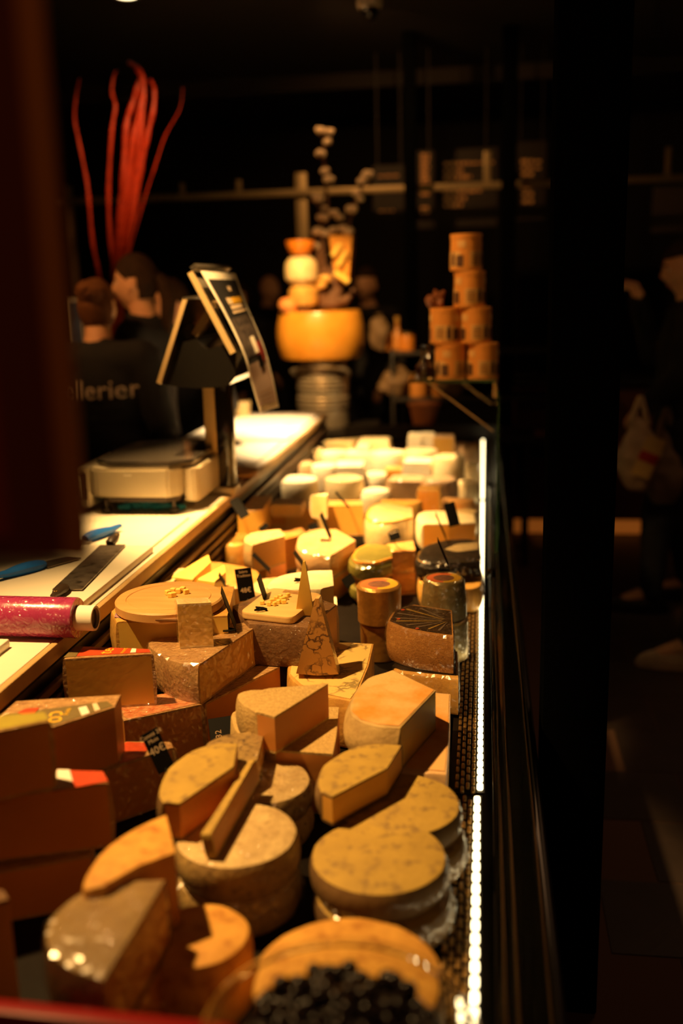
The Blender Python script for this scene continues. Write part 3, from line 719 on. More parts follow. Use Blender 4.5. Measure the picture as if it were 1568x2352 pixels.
# crackled triangle on the veined wheel
H2=pxc('creamy blue veined half wheel with orange rind, under the crackled triangle',[(661,1548),(668,1512),(712,1484),(780,1474),(858,1477),(846,1530),(822,1588),(806,1610),(740,1597),(690,1577)],'rrrrcccrrr',.84,.098,OCHRE,VEIN,name='cheese_round')
sheet('veined_top',[(666,1548),(672,1514),(713,1487),(780,1477),(854,1480),(842,1530),(818,1586),(804,1606),(740,1593),(692,1573)],.84,VEIN,H2)
a=Vector((*W(683,1546,.841),0)); b=Vector((*W(779,1545,.841),0)); w=(b-a).length
s=thing('cheese_wedge','tall crackled brown triangular wedge standing on its rind in the centre','cheese',((a.x+b.x)/2,(a.y+b.y)/2+.012,.8413),(R(82),0,R(4)))
H=.150
rb_,pb=prism([(-w/2,.004),(0,0),(w/2,.003),(w*.07,H),(-w*.02,H)],'rrccc',.045,.003,.003,.001)
obj('rind',rb_,CRACK,s); obj('paste',pb,mat('pale_wrapped_side',(.78,.50,.16),(.7,.42,.12),20,.35,.1,60,coat=.9,wr=.6),s,smooth=False)
# brown triangle and slab
j2=pxc('sandy rind wedge lying flat under the brown triangular wedge',[(530,1640),(545,1627),(640,1622),(778,1624),(772,1690),(764,1732),(628,1722),(570,1695),(538,1675)],'rcccccrrr',.85,.108,SANDY,PASTED)
j1=pxc('sandy rind triangular wedge with a smooth cut side, on the flat one',[(544,1592),(575,1582),(610,1581),(753,1570),(630,1646),(585,1634),(552,1614)],'rrcccrr',.915,.0645,SANDY,PASTED)
# peach wheel and slab
k2=pxc('orange cheese slab lying under the big peach coloured wheel piece',[(808,1690),(815,1660),(870,1610),(985,1590),(1034,1594),(1030,1700),(1024,1778),(930,1770),(850,1740)],'rrccccrrr',.82,.078,PINKW,ORANGE)
sheet('top_rind',[(985,1593),(1031,1597),(1027,1700),(1021,1772),(935,1764),(930,1650)],.82,PEACH,k2)
k1=pxc('big peach coloured wheel piece with a cut side, right of centre',[(804,1634),(811,1594),(843,1558),(900,1538),(1000,1586),(962,1625),(918,1672),(868,1669),(826,1657)],'rrrcccrrr',.895,.0745,PEACHS,PASTEY,e=.004,b=.012)
sheet('top_rind',[(808,1634),(815,1596),(846,1561),(900,1541),(996,1586),(960,1623),(916,1668),(868,1664),(829,1653)],.895,PEACH,k1)
# golden and silver cylinders
def cyl(label,xl,xr,py,zt,h,m,flare=.0,lab=None):
    a=at(xl,py,z=zt); b=at(xr,py,z=zt); r=(b-a).length/2; c=(a+b)/2
    t=thing('cheese_cylinder',label,'cheese',(c.x,c.y,zt-h))
    prof=[(0,0),(r*(1+flare)-.003,0),(r*(1+flare),.003),(r*(1+flare),h*.05),(r*(1+flare*.8),h*.4),(r*1.0,h-.006),(r-.004,h-.001),(r-.007,h),(r-.009,h-.002),(0,h-.002)]
    bm=lathe(prof,40)
    for v in bm.verts:
        k=1+.012*noise.noise(Vector((v.co.x*60,v.co.y*60,v.co.z*40))); v.co.x*=k; v.co.y*=k
    obj('wrapper',bm,m,t)
    if lab:
        n=36
        for (r0,r1,mm,a0,a1) in ((.50,.86,mat('label_orange',(.80,.18,.05),ro=.5),60,270),(.50,.86,mat('label_yellow',(.80,.45,.03),ro=.5),-90,60),(0,.50,mat('label_centre',(.35,.14,.07),(.10,.05,.04),70,.5),0,360)):
            a0,a1=R(a0),R(a1); k=24
            out=[(r*r1*math.cos(a0+(a1-a0)*i/k),r*r1*math.sin(a0+(a1-a0)*i/k)) for i in range(k+1)]
            inn=[(r*r0*math.cos(a0+(a1-a0)*i/k),r*r0*math.sin(a0+(a1-a0)*i/k)) for i in range(k,-1,-1)] if r0 else []
            P=out[:-1] if not r0 else out+inn
            obj('top_label',poly(P,h-.0018,h-.0012),mm,t,smooth=False)
    return t
cyl('golden foil wrapped cheese cylinder with a round red label, upper of two',818,922,1340,.918,.0885,GOLDF,-.04,True)
cyl('lower golden foil wrapped cheese cylinder standing on the black tray',826,916,1424,.829,.0885,GOLDF,-.03)
cyl('silver film wrapped cheese cylinder with an orange yellow label, upper of two',971,1067,1326,.928,.0925,SILVF,.10,True)
cyl('lower silver film wrapped cheese cylinder beside the light strip',976,1074,1418,.835,.0945,SILVF,.02)
# dark fan label quarter
m2=pxc('dark rimmed cheese wedge under the one with a dark fan label',[(903,1535),(935,1498),(960,1490),(1050,1496),(1052,1560),(975,1552),(925,1545)],'rcccrrr',.82,.078,OCHRE,PASTED,b=.002)
obj('black_rim',(lambda q:poly(q,.074,.080))([(W(x,y,.82)[0]-m2.location.x,W(x,y,.82)[1]-m2.location.y) for x,y in ((900,1532),(935,1496),(960,1488),(1046,1494),(1047,1552),(975,1546),(922,1540))]),BLACKW,m2,smooth=False)
m1=pxc('wrapped cheese quarter with a dark fan patterned label on top',[(891,1428),(905,1402),(945,1388),(1037,1402),(1041,1462),(985,1456),(930,1446)],'rrccrrr',.902,.080,mat('netted_rind',(.46,.22,.06),(.34,.14,.035),160,.4,.4,300,coat=.8,wr=.4),PASTED,b=.004)
tip=W(1030,1428,.902); arc=[W(x,y,.902) for x,y in ((897,1428),(898,1422),(904,1409),(912,1403),(928,1396),(945,1391))]
sheet('fan_label',[(895,1427),(908,1404),(945,1391),(1034,1404),(1037,1458),(985,1452),(932,1442)],.902,mat('fan_dark',(.05,.028,.016),(.02,.012,.008),40,.35,coat=.9,wr=.6),m1)
ends=[(903,1408),(925,1398),(960,1396),(897,1420),(899,1428),(925,1438),(950,1444),(980,1448),(1005,1452)]
for i,(x,y) in enumerate(ends):
    e=W(x,y,.902); c=m1.location; a=Vector((tip[0]-c.x,tip[1]-c.y)); b=Vector((e[0]-c.x,e[1]-c.y)); d=(b-a); n=Vector((-d.y,d.x)).normalized()
    obj('fan_ray',poly([tuple(a+d*.12+n*.0006),tuple(a+d*.12-n*.0006),tuple(a+d*.92-n*.0028),tuple(a+d*.92+n*.0028)],.0814,.0819),(mat('fan_grey',(.16,.11,.07),ro=.5),mat('fan_gold',(.34,.20,.04),ro=.5))[i%3==1],m1,smooth=False)
for (x,y) in ((925,1403),(915,1424),(958,1446)):
    e=W(x,y,.902); obj('fan_dot',lathe([(0,.0820),(.004,.0820),(.004,.0826),(0,.0826)],12,(e[0]-m1.location.x,e[1]-m1.location.y,0)),REDLAB,m1)
# bowl of dark cherries, nearest the camera
p=at(778,2372,z=.925)
bw=thing('glass_bowl','glass bowl of black cherries at the bottom edge, in front of the washed rind wheel','bowl',(p.x,p.y-.0,.742))
br=.122
obj('glass',lathe([(0,.004),(.055,.0),(.06,.004),(br*.82,.10),(br*.96,.165),(br,.183),(br-.003,.185),(br*.94,.165),(br*.80,.10),(.056,.010),(0,.010)],64),GLASS,bw)
rim=bmesh.new(); tube([(br*math.cos(a*.1309),br*math.sin(a*.1309),.186) for a in range(49)],.0038,8,rim,cap=False); obj('rim',rim,GLASS,bw)
ch=bmesh.new(); random.seed(3)
for k in range(230):
    a=random.uniform(0,6.283); q=math.sqrt(random.random())*.088
    ico(random.uniform(.0075,.0105),(q*math.cos(a),q*math.sin(a),.180+random.uniform(-.009,.009)+.014*(1-q/.088)),2,bm=ch)
obj('cherries',lathe([(0,.013),(.052,.013),(.09,.10),(.096,.170),(0,.178)],40),mat('cherry_dark',(.014,.006,.006),ro=.22,coat=1,cro=.25),bw)
props(obj('cherry_top',ch,MATS['cherry_dark'],bw),kind='stuff')

# ================================================================ middle rows
o1=pxc('orange cheese wheel piece with a price clip, behind the white wedge',[(681,1250),(688,1230),(715,1216),(770,1215),(816,1241),(757,1277),(715,1272),(688,1262)],'rrrccrrr',.875,.066,PINKW,ORANGE)
below(o1,'orange cheese piece underneath the orange wheel piece with a price clip',.0675)
pxc('cut block with small holes in its face, left of the orange wheel piece',[(560,1242),(574,1224),(642,1215),(654,1231),(578,1252)],'rrcc' 'r',.90,.078,GREY,PASTE)
pxc('rust coloured block beneath the cut block with small holes',[(572,1300),(612,1308),(656,1285),(650,1262),(590,1268)],'rccrr',.815,.074,OCHRE,PASTED,smooth=0)
pxc('brown rind wheel piece under film, behind the price card reading 48',[(495,1240),(500,1222),(530,1214),(562,1218),(572,1240),(545,1252),(510,1250)],'rrrrrrr',.85,.109,OCHRE)
pxc('yellow cheese half with a pale rind, next to the counter edge',[(503,1172),(520,1152),(560,1142),(624,1136),(604,1170),(545,1178)],'rrrccc',.915,.095,PINKW,PASTEY)
pxc('small orange cheese block between the holed block and the orange wheel piece',[(650,1240),(702,1226),(694,1211),(645,1222)],'cccr',.84,.098,PEACH,ORANGE,smooth=0)
pxc('tan cut block standing behind the orange wheel piece',[(746,1163),(834,1160),(830,1148),(754,1149)],'ccrr',.90,.098,PEACH,PASTE,smooth=0)
pxc('large film wrapped pale cheese with rounded shoulder, right of the tan block',[(838,1180),(850,1160),(880,1152),(945,1163),(948,1185),(900,1196),(850,1194)],'rrrcrrr',.895,.115,CREAM,PASTE,e=.02)
pxc('white rind cheese with an orange cut face, beside the grille in the middle row',[(955,1190),(966,1174),(1020,1172),(1087,1180),(1091,1200),(1030,1203),(968,1203)],'rrrcccr',.885,.085,WHITE,ORANGE,e=.012)
g9=pxc('orange cheese block under film, right of the green wrapped one',[(886,1250),(948,1242),(954,1264),(893,1268)],'cccr',.865,.062,PEACH,ORANGE,smooth=0)
below(g9,'orange cheese block under the film wrapped orange block',.0625)
g10=pxc('green rind cheese under shiny film, behind the golden cylinder',[(806,1275),(820,1255),(850,1246),(898,1250),(900,1278),(860,1290),(820,1288)],'rrrcrrr',.865,.060,GREENW,ORANGE,e=.02,b=.008)
below(g10,'lower green rind cheese under film, half hidden by the golden cylinder',.0625)
bw_=pxc('black wax cheese under shiny crumpled film, behind the silver cylinder',[(956,1282),(965,1258),(1000,1242),(1055,1236),(1101,1240),(1103,1284),(1050,1290),(990,1292)],'rrrrcrrr',.865,.055,BLACKW,PASTE,e=.014)
sheet('label',[(1020,1262),(1050,1250),(1098,1246),(1097,1262),(1050,1268)],.865,mat('grey_patch',(.55,.42,.22),(.35,.26,.12),50,.5,coat=.6,wr=.6),bw_)
pxc('brown cheese round beneath the black wax one',[(960,1330),(975,1300),(1050,1290),(1102,1300),(1102,1345),(1050,1352),(985,1350)],'rrrrrrr',.808,.066,OCHRE)
op=pxc('orange cheese slab under film, carrying two pale yellow wedges',[(370,1345),(405,1300),(480,1288),(590,1308),(575,1345),(470,1350)],'rrrrrr',.85,.109,OCHRE,ORANGE)
pxc('long pale yellow cheese wedge on the orange slab, left one',[(385,1324),(478,1274),(484,1291),(442,1330)],'cccr',.905,.054,PASTEY,PASTEY,smooth=0)
pxc('short pale yellow cheese wedge on the orange slab, right one',[(452,1330),(514,1297),(518,1314),(492,1336)],'cccr',.90,.049,PASTEY,PASTEY,smooth=0)
pxc('film wrapped pale cheese showing behind the round serving board',[(272,1352),(300,1328),(350,1310),(405,1306),(400,1335),(330,1345)],'rrrrrr',.90,.15,CREAM,e=.012)
pxc('pinkish cheese piece between the 48 card and the white wedge',[(572,1348),(598,1328),(650,1326),(662,1352),(610,1362)],'rrrrr',.85,.109,PINKW)
# ---------------------------------------------------------------- far rows
def far(label,xa,xb,py,zt,h,kind,m,paste=PALE,depth=.1,rz=0,z0=None,e=.008):
    a=at(xa,py,z=zt); b=at(xb,py,z=zt); w=abs(b.x-a.x)*1.16; cx=(a.x+b.x)/2; cy=(a.y+b.y)/2
    zb=zt-h if z0 is None else z0
    h=zt-zb
    if kind=='o':
        n=26; P=[(cx+w/2*math.cos(6.2832*i/n),cy+w/2*math.sin(6.2832*i/n)) for i in range(n)]
        return cheese(label,P,['r']*n,zb,h,m,name='cheese_round',smooth=0,e=e)
    c,s=math.cos(R(rz)),math.sin(R(rz)); k=w/(abs(c)+.25*abs(s))
    if kind=='b': Q,f=[(-.5*k,-depth/2),(.5*k,-depth/2),(.5*k,depth/2),(-.5*k,depth/2)],'crcr'
    elif kind=='B': Q,f=[(-.5*k,-depth/2),(.5*k,-depth/2),(.5*k,depth/2),(-.5*k,depth/2)],'rrrr'
    elif kind=='w': Q,f=[(-.5*k,-depth*.2),(.5*k,-depth*.5),(.45*k,depth*.5)],'ccr'
    elif kind=='h':
        Q=[(k*.5*math.cos(math.pi*i/12),k*.5*math.sin(math.pi*i/12)-.02) for i in range(13)]; f='r'*12+'c'
    return cheese(label,[(cx+x*c-y*s,cy+x*s+y*c) for x,y in Q],f,zb,h,m,paste,smooth=0,e=e)
B0=BED+.001
# row behind the tan block
far('small pale cheese block on top of another, left of the white slab',632,692,1152,.90,.04,'b',WHITE,PALE,.09)
far('small cheese block with an orange front, under the small pale block',630,692,1166,.859,.118,'b',PINKW,PASTEY,.10)
far('pale yellow slab at the front of the small blocks, right of the holed block top',628,700,1197,.815,.07,'b',PALE,PALE,.09,4,B0)
far('thin pale wedge pointing to the small black price card',690,752,1190,.825,.07,'w',PALE,PALE,.1,12,B0)
far('bright white slab of cheese left of the tan block',672,748,1158,.872,.07,'b',WHITE,PALE,.12,0,B0)
far('curved white cheese quarter standing like a fin behind the white slab',716,750,1135,.945,.07,'w',WHITE,PALE,.05,0,.8725)
far('orange topped flat cheese behind the film wrapped pale cheese',878,962,1150,.872,.08,'h',OCHRE,ORANGE,.1,180,B0)
far('yellow orange cheese under film, taller than its neighbours, right of centre',962,1008,1120,.90,.05,'b',OCHRE,ORANGE,.08,0,B0)
far('orange rind wedge near the grille, behind the upright black price card',1018,1084,1146,.845,.06,'h',PEACH,ORANGE,.09,170,B0)
far('cream round cheese beside the grille, right of the upright black price card',1044,1092,1172,.825,.06,'o',CREAM,z0=B0)
# fourth row from the far end
far('pale round cheese at the left end of the row behind the small blocks',642,722,1098,.875,.08,'o',WHITE,z0=B0)
far('tall pale round cheese, second from the left in the row behind the small blocks',752,828,1096,.885,.08,'o',CREAM,z0=B0)
far('white domed cheese in the middle of the row behind the tan block',834,892,1122,.85,.06,'o',WHITE,z0=B0,e=.02)
far('pinkish wrapped cheese block right of the white domed cheese',898,968,1098,.875,.08,'b',PINKW,PINKW,.12,-6,B0)
far('wrapped upright cheese round right of the pinkish block',978,1046,1098,.885,.09,'o',PINKW,z0=B0)
far('pale small cheese at the grille end of the row with the pinkish block',1052,1094,1104,.83,.06,'o',CREAM,z0=B0)
# third row
far('pale round with brown side close under the counter edge, third row from the far end',665,716,1062,.87,.07,'o',PINKW,z0=B0)
far('white round cheese, second in the third row from the far end',720,772,1066,.875,.07,'o',WHITE,z0=B0)
far('white slab cheese, third in the third row from the far end',776,832,1064,.87,.07,'b',WHITE,WHITE,.14,5,B0)
far('white low cheese left of the small orange cheese',836,886,1086,.82,.06,'o',WHITE,z0=B0)
far('small orange cheese lying among the white ones',888,932,1074,.835,.05,'b',OCHRE,ORANGE,.09,10,B0)
far('white cheese block right of the small orange cheese',932,988,1056,.875,.05,'b',WHITE,WHITE,.12,-4,B0)
far('broad pale round cheese with a tan side, near the grille',998,1062,1046,.90,.06,'o',CREAM,z0=B0)
far('flat yellowish cheese in front of the broad pale round',958,1030,1076,.815,.05,'h',CREAM,PASTEY,.1,180,B0)
far('small pale cheese against the far grille length',1064,1096,1066,.82,.06,'B',CREAM,CREAM,.1,0,B0)
# second row
far('grey white round under the counter end, second row from the far end',692,738,1030,.865,.07,'o',CREAM,z0=B0)
far('white round cheese, second in the second row from the far end',742,796,1036,.86,.06,'o',WHITE,z0=B0)
far('white square cheese, third in the second row from the far end',800,858,1034,.86,.07,'B',WHITE,WHITE,.15,4,B0)
far('pale round cheese, fourth in the second row from the far end',862,926,1036,.865,.07,'o',WHITE,z0=B0)
far('pale round cheese, fifth in the second row from the far end',930,1000,1032,.875,.07,'o',CREAM,z0=B0)
# end row
far('pale wedge close before the milk can',706,744,1014,.86,.06,'w',CREAM,PALE,.16,0,B0)
far('pale yellow wedge sloping to the right, in the end row',754,818,1010,.885,.07,'w',PALE,PALE,.18,-10,B0)
far('cream rounded block in the end row, with a small cube before it',828,892,1006,.905,.07,'B',CREAM,CREAM,.12,0,B0,.02)
far('small white cube standing before the cream rounded block',822,846,1020,.892,.05,'B',WHITE,WHITE,.05,0,B0)
far('white cube cheese at the far end, left of a pair',940,966,994,.92,.05,'B',WHITE,WHITE,.06,0,B0)
far('white cube cheese at the far end, right of a pair',968,996,993,.92,.05,'B',WHITE,WHITE,.06,0,B0)
far('pinkish flat cheese right of the pair of white cubes',998,1040,1000,.905,.05,'b',PINKW,PASTE,.09,0,B0)
far('large pale round at the far corner beside the grille',1008,1096,1022,.85,.07,'o',PINKW,z0=B0)

# ================================================================ price cards
def card(label,BL,TL,TR,y,dtop,dright,lines=(),base=None,zb=None,clip=False,rot=0,dim=False):
    a=at(*BL,y=y); b=at(*TL,y=y+dtop); c=at(*TR,y=y+dtop+dright)
    upv=b-a; h=upv.length; upv.normalize(); rv=c-b; rv-=upv*rv.dot(upv); w=max(rv.length,.03); rv.normalize(); nv=rv.cross(upv)
    cen=a+rv*w/2
    M=Matrix(((rv.x,upv.x,nv.x),(rv.y,upv.y,nv.y),(rv.z,upv.z,nv.z)))
    t=thing('price_card',label,'price card',cen,M.to_euler())
    obj('card',box(w,h,.0012,(0,h/2,0),.0004,1),BLACK,t,smooth=False)
    for (s,v,sz) in lines:
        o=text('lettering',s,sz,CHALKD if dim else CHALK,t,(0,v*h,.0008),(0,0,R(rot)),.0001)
    Mi=M.inverted()
    if base is not None:
        g=Mi@(at(*base,z=zb)-cen)
        obj('stem',tube([(0,.004,-.0008),(g.x,g.y,g.z)],.0016,6),BLACK,t)
        if clip:
            up_l=Mi@Vector((0,0,1)); q=[Mi@Vector(v) for v in ((0,0,.003),(-.010,-.006,.003),(-.022,-.008,.003),(-.016,0,.003),(-.024,.009,.003),(-.008,.006,.003),(0,0,.003))]
            obj('clip',tube([g+v for v in q],.0022,6),BLACK,t)
    return t
card('black price card lettered Comté 24 Mois with a price of forty',(365,1780),(323,1690),(350,1665),1.37,.01,.02,(('Comté 24',.86,.0095),('Mois',.72,.0095),('40€',.45,.017)),(385,1800),.845)
card('black price card lettered Salers Tradition with the price 48',(550,1382),(538,1308),(575,1299),2.16,.01,0,(('Salers',.86,.009),('Tradition',.74,.009),('48€',.26,.016)),(572,1385),.90)
card('price card seen edge on, clipped to the rectangular sample board',(612,1400),(590,1330),(596,1314),1.93,.0,.05,(),(612,1402),.943,True)
card('price card seen edge on, clipped to the big wrapped wedge',(541,1448),(507,1362),(511,1352),1.80,.0,.06,(),(541,1450),.918,True)
card('black price card half hidden behind the small wrapped block',(502,1442),(485,1400),(508,1404),1.98,.01,.0,(),(510,1450),.90)
card('narrow price card leaning against the cut block with small holes',(617,1314),(578,1276),(583,1268),2.40,.0,.05,(),(620,1318),.86)
card('narrow price card leaning on the white wedge, left of the orange wheel piece',(703,1314),(673,1271),(679,1264),2.36,.0,.05,(),(700,1335),.937,True)
card('small price card peeping out behind the round serving board',(515,1345),(501,1322),(505,1316),2.2,.0,.05,(),(518,1350),.90)
card('black price card leaning by the yellow cheese half at the counter edge',(553,1193),(526,1151),(541,1132),2.72,.02,.02,(),(558,1190),.87)
card('tiny black price card showing above the cut block with small holes',(600,1224),(593,1213),(611,1205),2.80,.01,.0,(),(604,1228),.85)
card('small black price card on the thin pale wedge',(712,1222),(706,1208),(721,1200),2.85,.01,.0,(),(716,1224),.84)
card('tall narrow price card clipped on the orange wheel piece',(757,1241),(734,1184),(741,1179),2.66,.0,.05,(),(755,1243),.877,True)
card('black price card in front of the large film wrapped pale cheese',(897,1244),(890,1223),(912,1217),2.62,.01,.0,(('Tomme',.7,.008),),(905,1246),.868)
card('upright black price card near the grille on the white rind cheese',(1032,1211),(1018,1158),(1043,1152),2.80,.01,.0,(),(1040,1205),.886)
card('black price card in shade below the orange wheel piece',(796,1352),(783,1332),(800,1325),2.35,.01,.0,(),(800,1356),.80)
card('thin price card edge on, in front of the white rind cheese with orange face',(1024,1240),(1000,1184),(1002,1180),2.70,.0,.05,(),(1026,1243),.868)
card('thin price card edge on, clipped on the upper silver cylinder',(1030,1304),(1005,1245),(1007,1240),2.22,.0,.05,(),(1032,1312),.929,True)
card('thin price card edge on, on top of the tan cut block',(800,1168),(770,1132),(772,1128),2.75,.0,.05,(),(800,1160),.902)
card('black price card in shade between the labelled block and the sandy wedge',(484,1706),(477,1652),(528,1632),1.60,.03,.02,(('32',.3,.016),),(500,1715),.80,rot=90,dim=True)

# ================================================================ far room
YR=6.5
rl=thing('steel_rail','long steel rail with upright posts crossing the dark background','rail',(-.7,YR,0))
def rp(n,bm,m=RAILM):
    for v in bm.verts: v.co-=rl.location
    return obj(n,bm,m,rl)
rp('rail_bar',box(4.25,.04,.042,(-.63,YR,2.147),.008,2))
for px,w,zt in ((150,.062,2.25),(690,.075,2.27)):
    x=at(px,460,y=YR).x; rp('post',box(w,.05,zt,(x,YR+.046,zt/2),.006,2))
for px,zt,w in ((417,2.235,.035),(548,2.24,.035),(1118,2.35,.045),(1532,2.33,.035)):
    x=at(px,430,y=YR).x; rp('bracket',box(w,.03,zt-2.165,(x,YR+.01,(zt+2.165)/2),.004,2))
rp('rail_end_cap',lathe([(0,0),(.035,0),(.035,.03),(0,.03)],16,(at(128,463,y=YR).x,YR,2.13)))
MENU=mat('menu_board',(.030,.018,.010),ro=.6); MTX=mat('menu_text',(.75,.30,.06),emit=.07)
def menu(label,x0,x1,y0,y1,lines):
    a=at(x0,y0,y=6.75); b=at(x1,y1,y=6.75); c=(a+b)/2
    t=thing('menu_board',label,'menu board',(c.x,6.75,c.z))
    obj('panel',box(b.x-a.x,.02,a.z-b.z,(0,.012,0),.003,1),MENU,t)
    for s_ in (-.35,.35): obj('hanger',box(.008,.008,3.0-c.z-(a.z-b.z)/2,(s_*(b.x-a.x),.012,(a.z-b.z)/2+(3.0-c.z-(a.z-b.z)/2)/2)),MENU,t)
    for (xa,xb,y,h) in lines:
        bm=bmesh.new(); p=at(xa,y,y=6.75); q=at(xb,y,y=6.75); x=p.x
        while x<q.x-.004:
            w=random.uniform(.02,.055); w=min(w,q.x-x); hh=h*6.75/2287*random.uniform(.75,1)
            box(w,.003,hh,(x+w/2-c.x,0,p.z-c.z),bm=bm); x+=w+.010
        obj('text_line',bm,MTX,t,smooth=False)
menu('dark menu board with rows of amber text, behind the slim posts',956,1142,346,520,
     [(1020,1078,377,8),(1080,1138,375,4),(1020,1066,393,8),(1020,1082,408,8),(1018,1105,441,7),(1020,1070,457,8),(1020,1062,472,8)]+[(966,986,357+9*k,7) for k in range(8)]+[(966,988,446,7),(966,986,478,8),(966,986,487,6)])
menu('narrow dark menu board with amber text, next to the thick square post',1184,1252,326,505,
     [(1196,1224,371,9),(1228,1242,371,6),(1198,1224,386,9),(1228,1242,386,6),(1198,1224,401,8),(1198,1222,431,8),(1200,1224,447,8),(1200,1224,463,8)])
menu('dim menu board half lost in the dark behind the cotton branches',855,932,380,500,[(868,915,405,4),(870,905,485,4)])
a=at(1500,430,y=6.9); b=at(1600,532,y=6.9)
props(obj('wall_sign',box(b.x-a.x,.03,a.z-b.z,((a.x+b.x)/2,6.9,(a.z+b.z)/2),.004,1),mat('dim_sign',(.10,.07,.05),ro=.7)),'plain dim wall sign above the customers at the right frame edge','sign')
# camera dome and downlight on the ceiling
p=at(848,2,z=2.98)
dm=thing('dome_camera','small ceiling dome camera at the top of the picture','security camera',(p.x,p.y,3.0))
obj('mount',lathe([(0,0),(.062,0),(.064,-.035),(.058,-.055),(0,-.055)],32),mat('dome_mount',(.62,.50,.38),ro=.5),dm)
obj('dome',lathe([(.048,-.055),(.046,-.08),(.035,-.10),(.018,-.112),(0,-.115)],32),BLACKG,dm)
p=at(290,-8,z=2.99)
dn=thing('ceiling_downlight','bright round downlight at the very top left','ceiling light',(p.x,p.y,3.0))
obj('trim_ring',lathe([(.052,0),(.068,0),(.068,-.012),(.056,-.014),(.052,-.010)],32),STEEL,dn)
obj('lens',lathe([(0,-.008),(.053,-.008)],32),mat('lamp_lens',(1,.78,.42),emit=6),dn)
# cabinets far behind on the right, with a lit plinth
cb=thing('far_cabinet','dim red brown cabinet with an orange lit plinth at the end of the aisle','cabinet',(1.55,6.5,0))
obj('carcass',box(2.7,.5,.84,(0,0,.51),.01),mat('redbrown',(.16,.045,.02),ro=.6),cb)
obj('plinth_light',box(2.7,.02,.085,(0,-.235,.046),.003),mat('plinth_glow',(1,.26,.03),emit=.16),cb)
obj('worktop',box(2.74,.54,.04,(0,0,.95),.006),BLACKS,cb)
# goods shelf straight behind the case
sh=thing('goods_shelf','dim goods shelf with three levels behind the far end of the case','shelf',(.0,6.05,0))
for z in (.62,.90,1.17): obj('shelf_board',box(1.04,.36,.02,(0,0,z),.003),BLACKS,sh)
for x in (-.53,.53): obj('side_panel',box(.02,.36,1.18,(x,0,.6),.003),BLACKS,sh)
def jar(label,px,py,y,w,h,m,kind='jar'):
    p=at(px,py,y=y); z=min((.63,.91,1.18),key=lambda q:abs(q-p.z)); r=w/2
    t=thing(kind,label,kind,(p.x,y,z))
    if kind=='bottle':
        obj('body',lathe([(0,0),(r,.004),(r,h*.55),(r*.4,h*.75),(r*.36,h),(0,h)],20),m,t); obj('cap',lathe([(0,h),(r*.42,h),(r*.42,h+.03),(0,h+.03)],16),OCHRE,t)
    elif kind=='bag':
        b=ico(r,(0,0,h/2),3,(1,.7,h/w),jit=.35); 
        for v in b.verts: v.co.z=max(0,v.co.z)
        obj('sack',b,m,t); obj('knot',lathe([(r*.25,h*.92),(r*.15,h*1.0),(r*.4,h*1.12),(0,h*1.08)],10),m,t)
    else:
        obj('body',lathe([(0,0),(r,.004),(r,h*.78),(r*.86,h*.88),(0,h*.88)],20),m,t); obj('lid',lathe([(0,h*.86),(r*.9,h*.86),(r*.9,h),(0,h)],20),BRASS,t)
TAN=mat('tan_bag',(.17,.10,.045),(.10,.055,.025),14,.7,.4,40); AMB=mat('amber_jar',(.50,.20,.04),ro=.3,coat=.5); REDJ=mat('red_jar',(.45,.02,.015),ro=.4)
jar('dark bottle with a pale cap, dim behind the orange wheel, right',912,760,6.05,.07,.17,AMB,'bottle')
jar('small amber jar on the top shelf right of the orange wheel',880,790,6.0,.08,.12,AMB)
jar('orange lidded jar on the top shelf left of the tub tower',935,790,6.0,.09,.11,mat('orange_jar',(.6,.2,.02),ro=.4))
jar('pale paper bag on the middle shelf right of the milk can',872,850,5.95,.12,.20,TAN,'bag')
jar('beige bag on the middle shelf, in the dim goods behind the case',915,870,5.95,.14,.18,TAN,'bag')
jar('short jar on the middle shelf under the glass shelf end',960,880,5.95,.10,.14,AMB)
jar('pale bag on the lowest shelf left of the terracotta bucket',905,945,5.92,.18,.15,TAN,'bag')
jar('dim tan bag on the lowest shelf below the glass shelf',1040,945,5.92,.2,.16,TAN,'bag')
jar('dim jar on the middle shelf under the tub tower',1010,880,5.95,.10,.15,AMB)
jar('red topped jar on the top shelf beside the dark bottle',890,700,6.1,.08,.1,REDJ)
p=at(975,985,y=5.62)
props(obj('bucket',lathe([(0,0),(.055,0),(.085,.16),(.092,.16),(.092,.172),(.080,.172),(.05,.01),(0,.01)],28,(p.x,5.62,.7405)),mat('terracotta',(.42,.15,.05),ro=.6)),'dim terracotta coloured bucket just beyond the white cubes at the case end','bucket')
props(obj('end_table',box(.75,.40,.04,(-.09,5.68,.72),.004),BLACKS),'low black table behind the case end, carrying the terracotta bucket','table')
tl=COL.objects['end_table']
for x in (-.42,.24):
    for y in (5.52,5.84): obj('leg',box(.03,.03,.70,(x,y,.35)),BLACKS,tl)
# ---------------------------------------------------------------- milk can with the orange wheel and its decoration
Yc=5.68
p=at(742,900,y=Yc); cx=p.x
props(obj('plinth',box(.62,.44,.78,(cx,Yc+.0,.39),.008),BLACKS),'black plinth behind the counter end, under the milk can','plinth')
zb=.781; zw=at(742,822,y=Yc).z
mc=thing('milk_can','shiny steel milk can with raised rings and a bail handle, under the orange wheel','milk can',(cx,Yc,zb))
Hc=zw-zb; r0=.145
prof=[(0,0),(r0,0),(r0,Hc*.05)]
for z in (.30,.36,.42,.58,.64,.70): prof+=[(r0,Hc*(z-.018)),(r0+.007,Hc*(z-.008)),(r0+.007,Hc*(z+.008)),(r0,Hc*(z+.018))]
prof+=[(r0,Hc*.80),(r0*.93,Hc*.90),(r0*.90,Hc*.97),(r0*.93,Hc*.985),(r0*.93,Hc),(0,Hc)]
obj('body',lathe(prof,48),STEELC,mc)
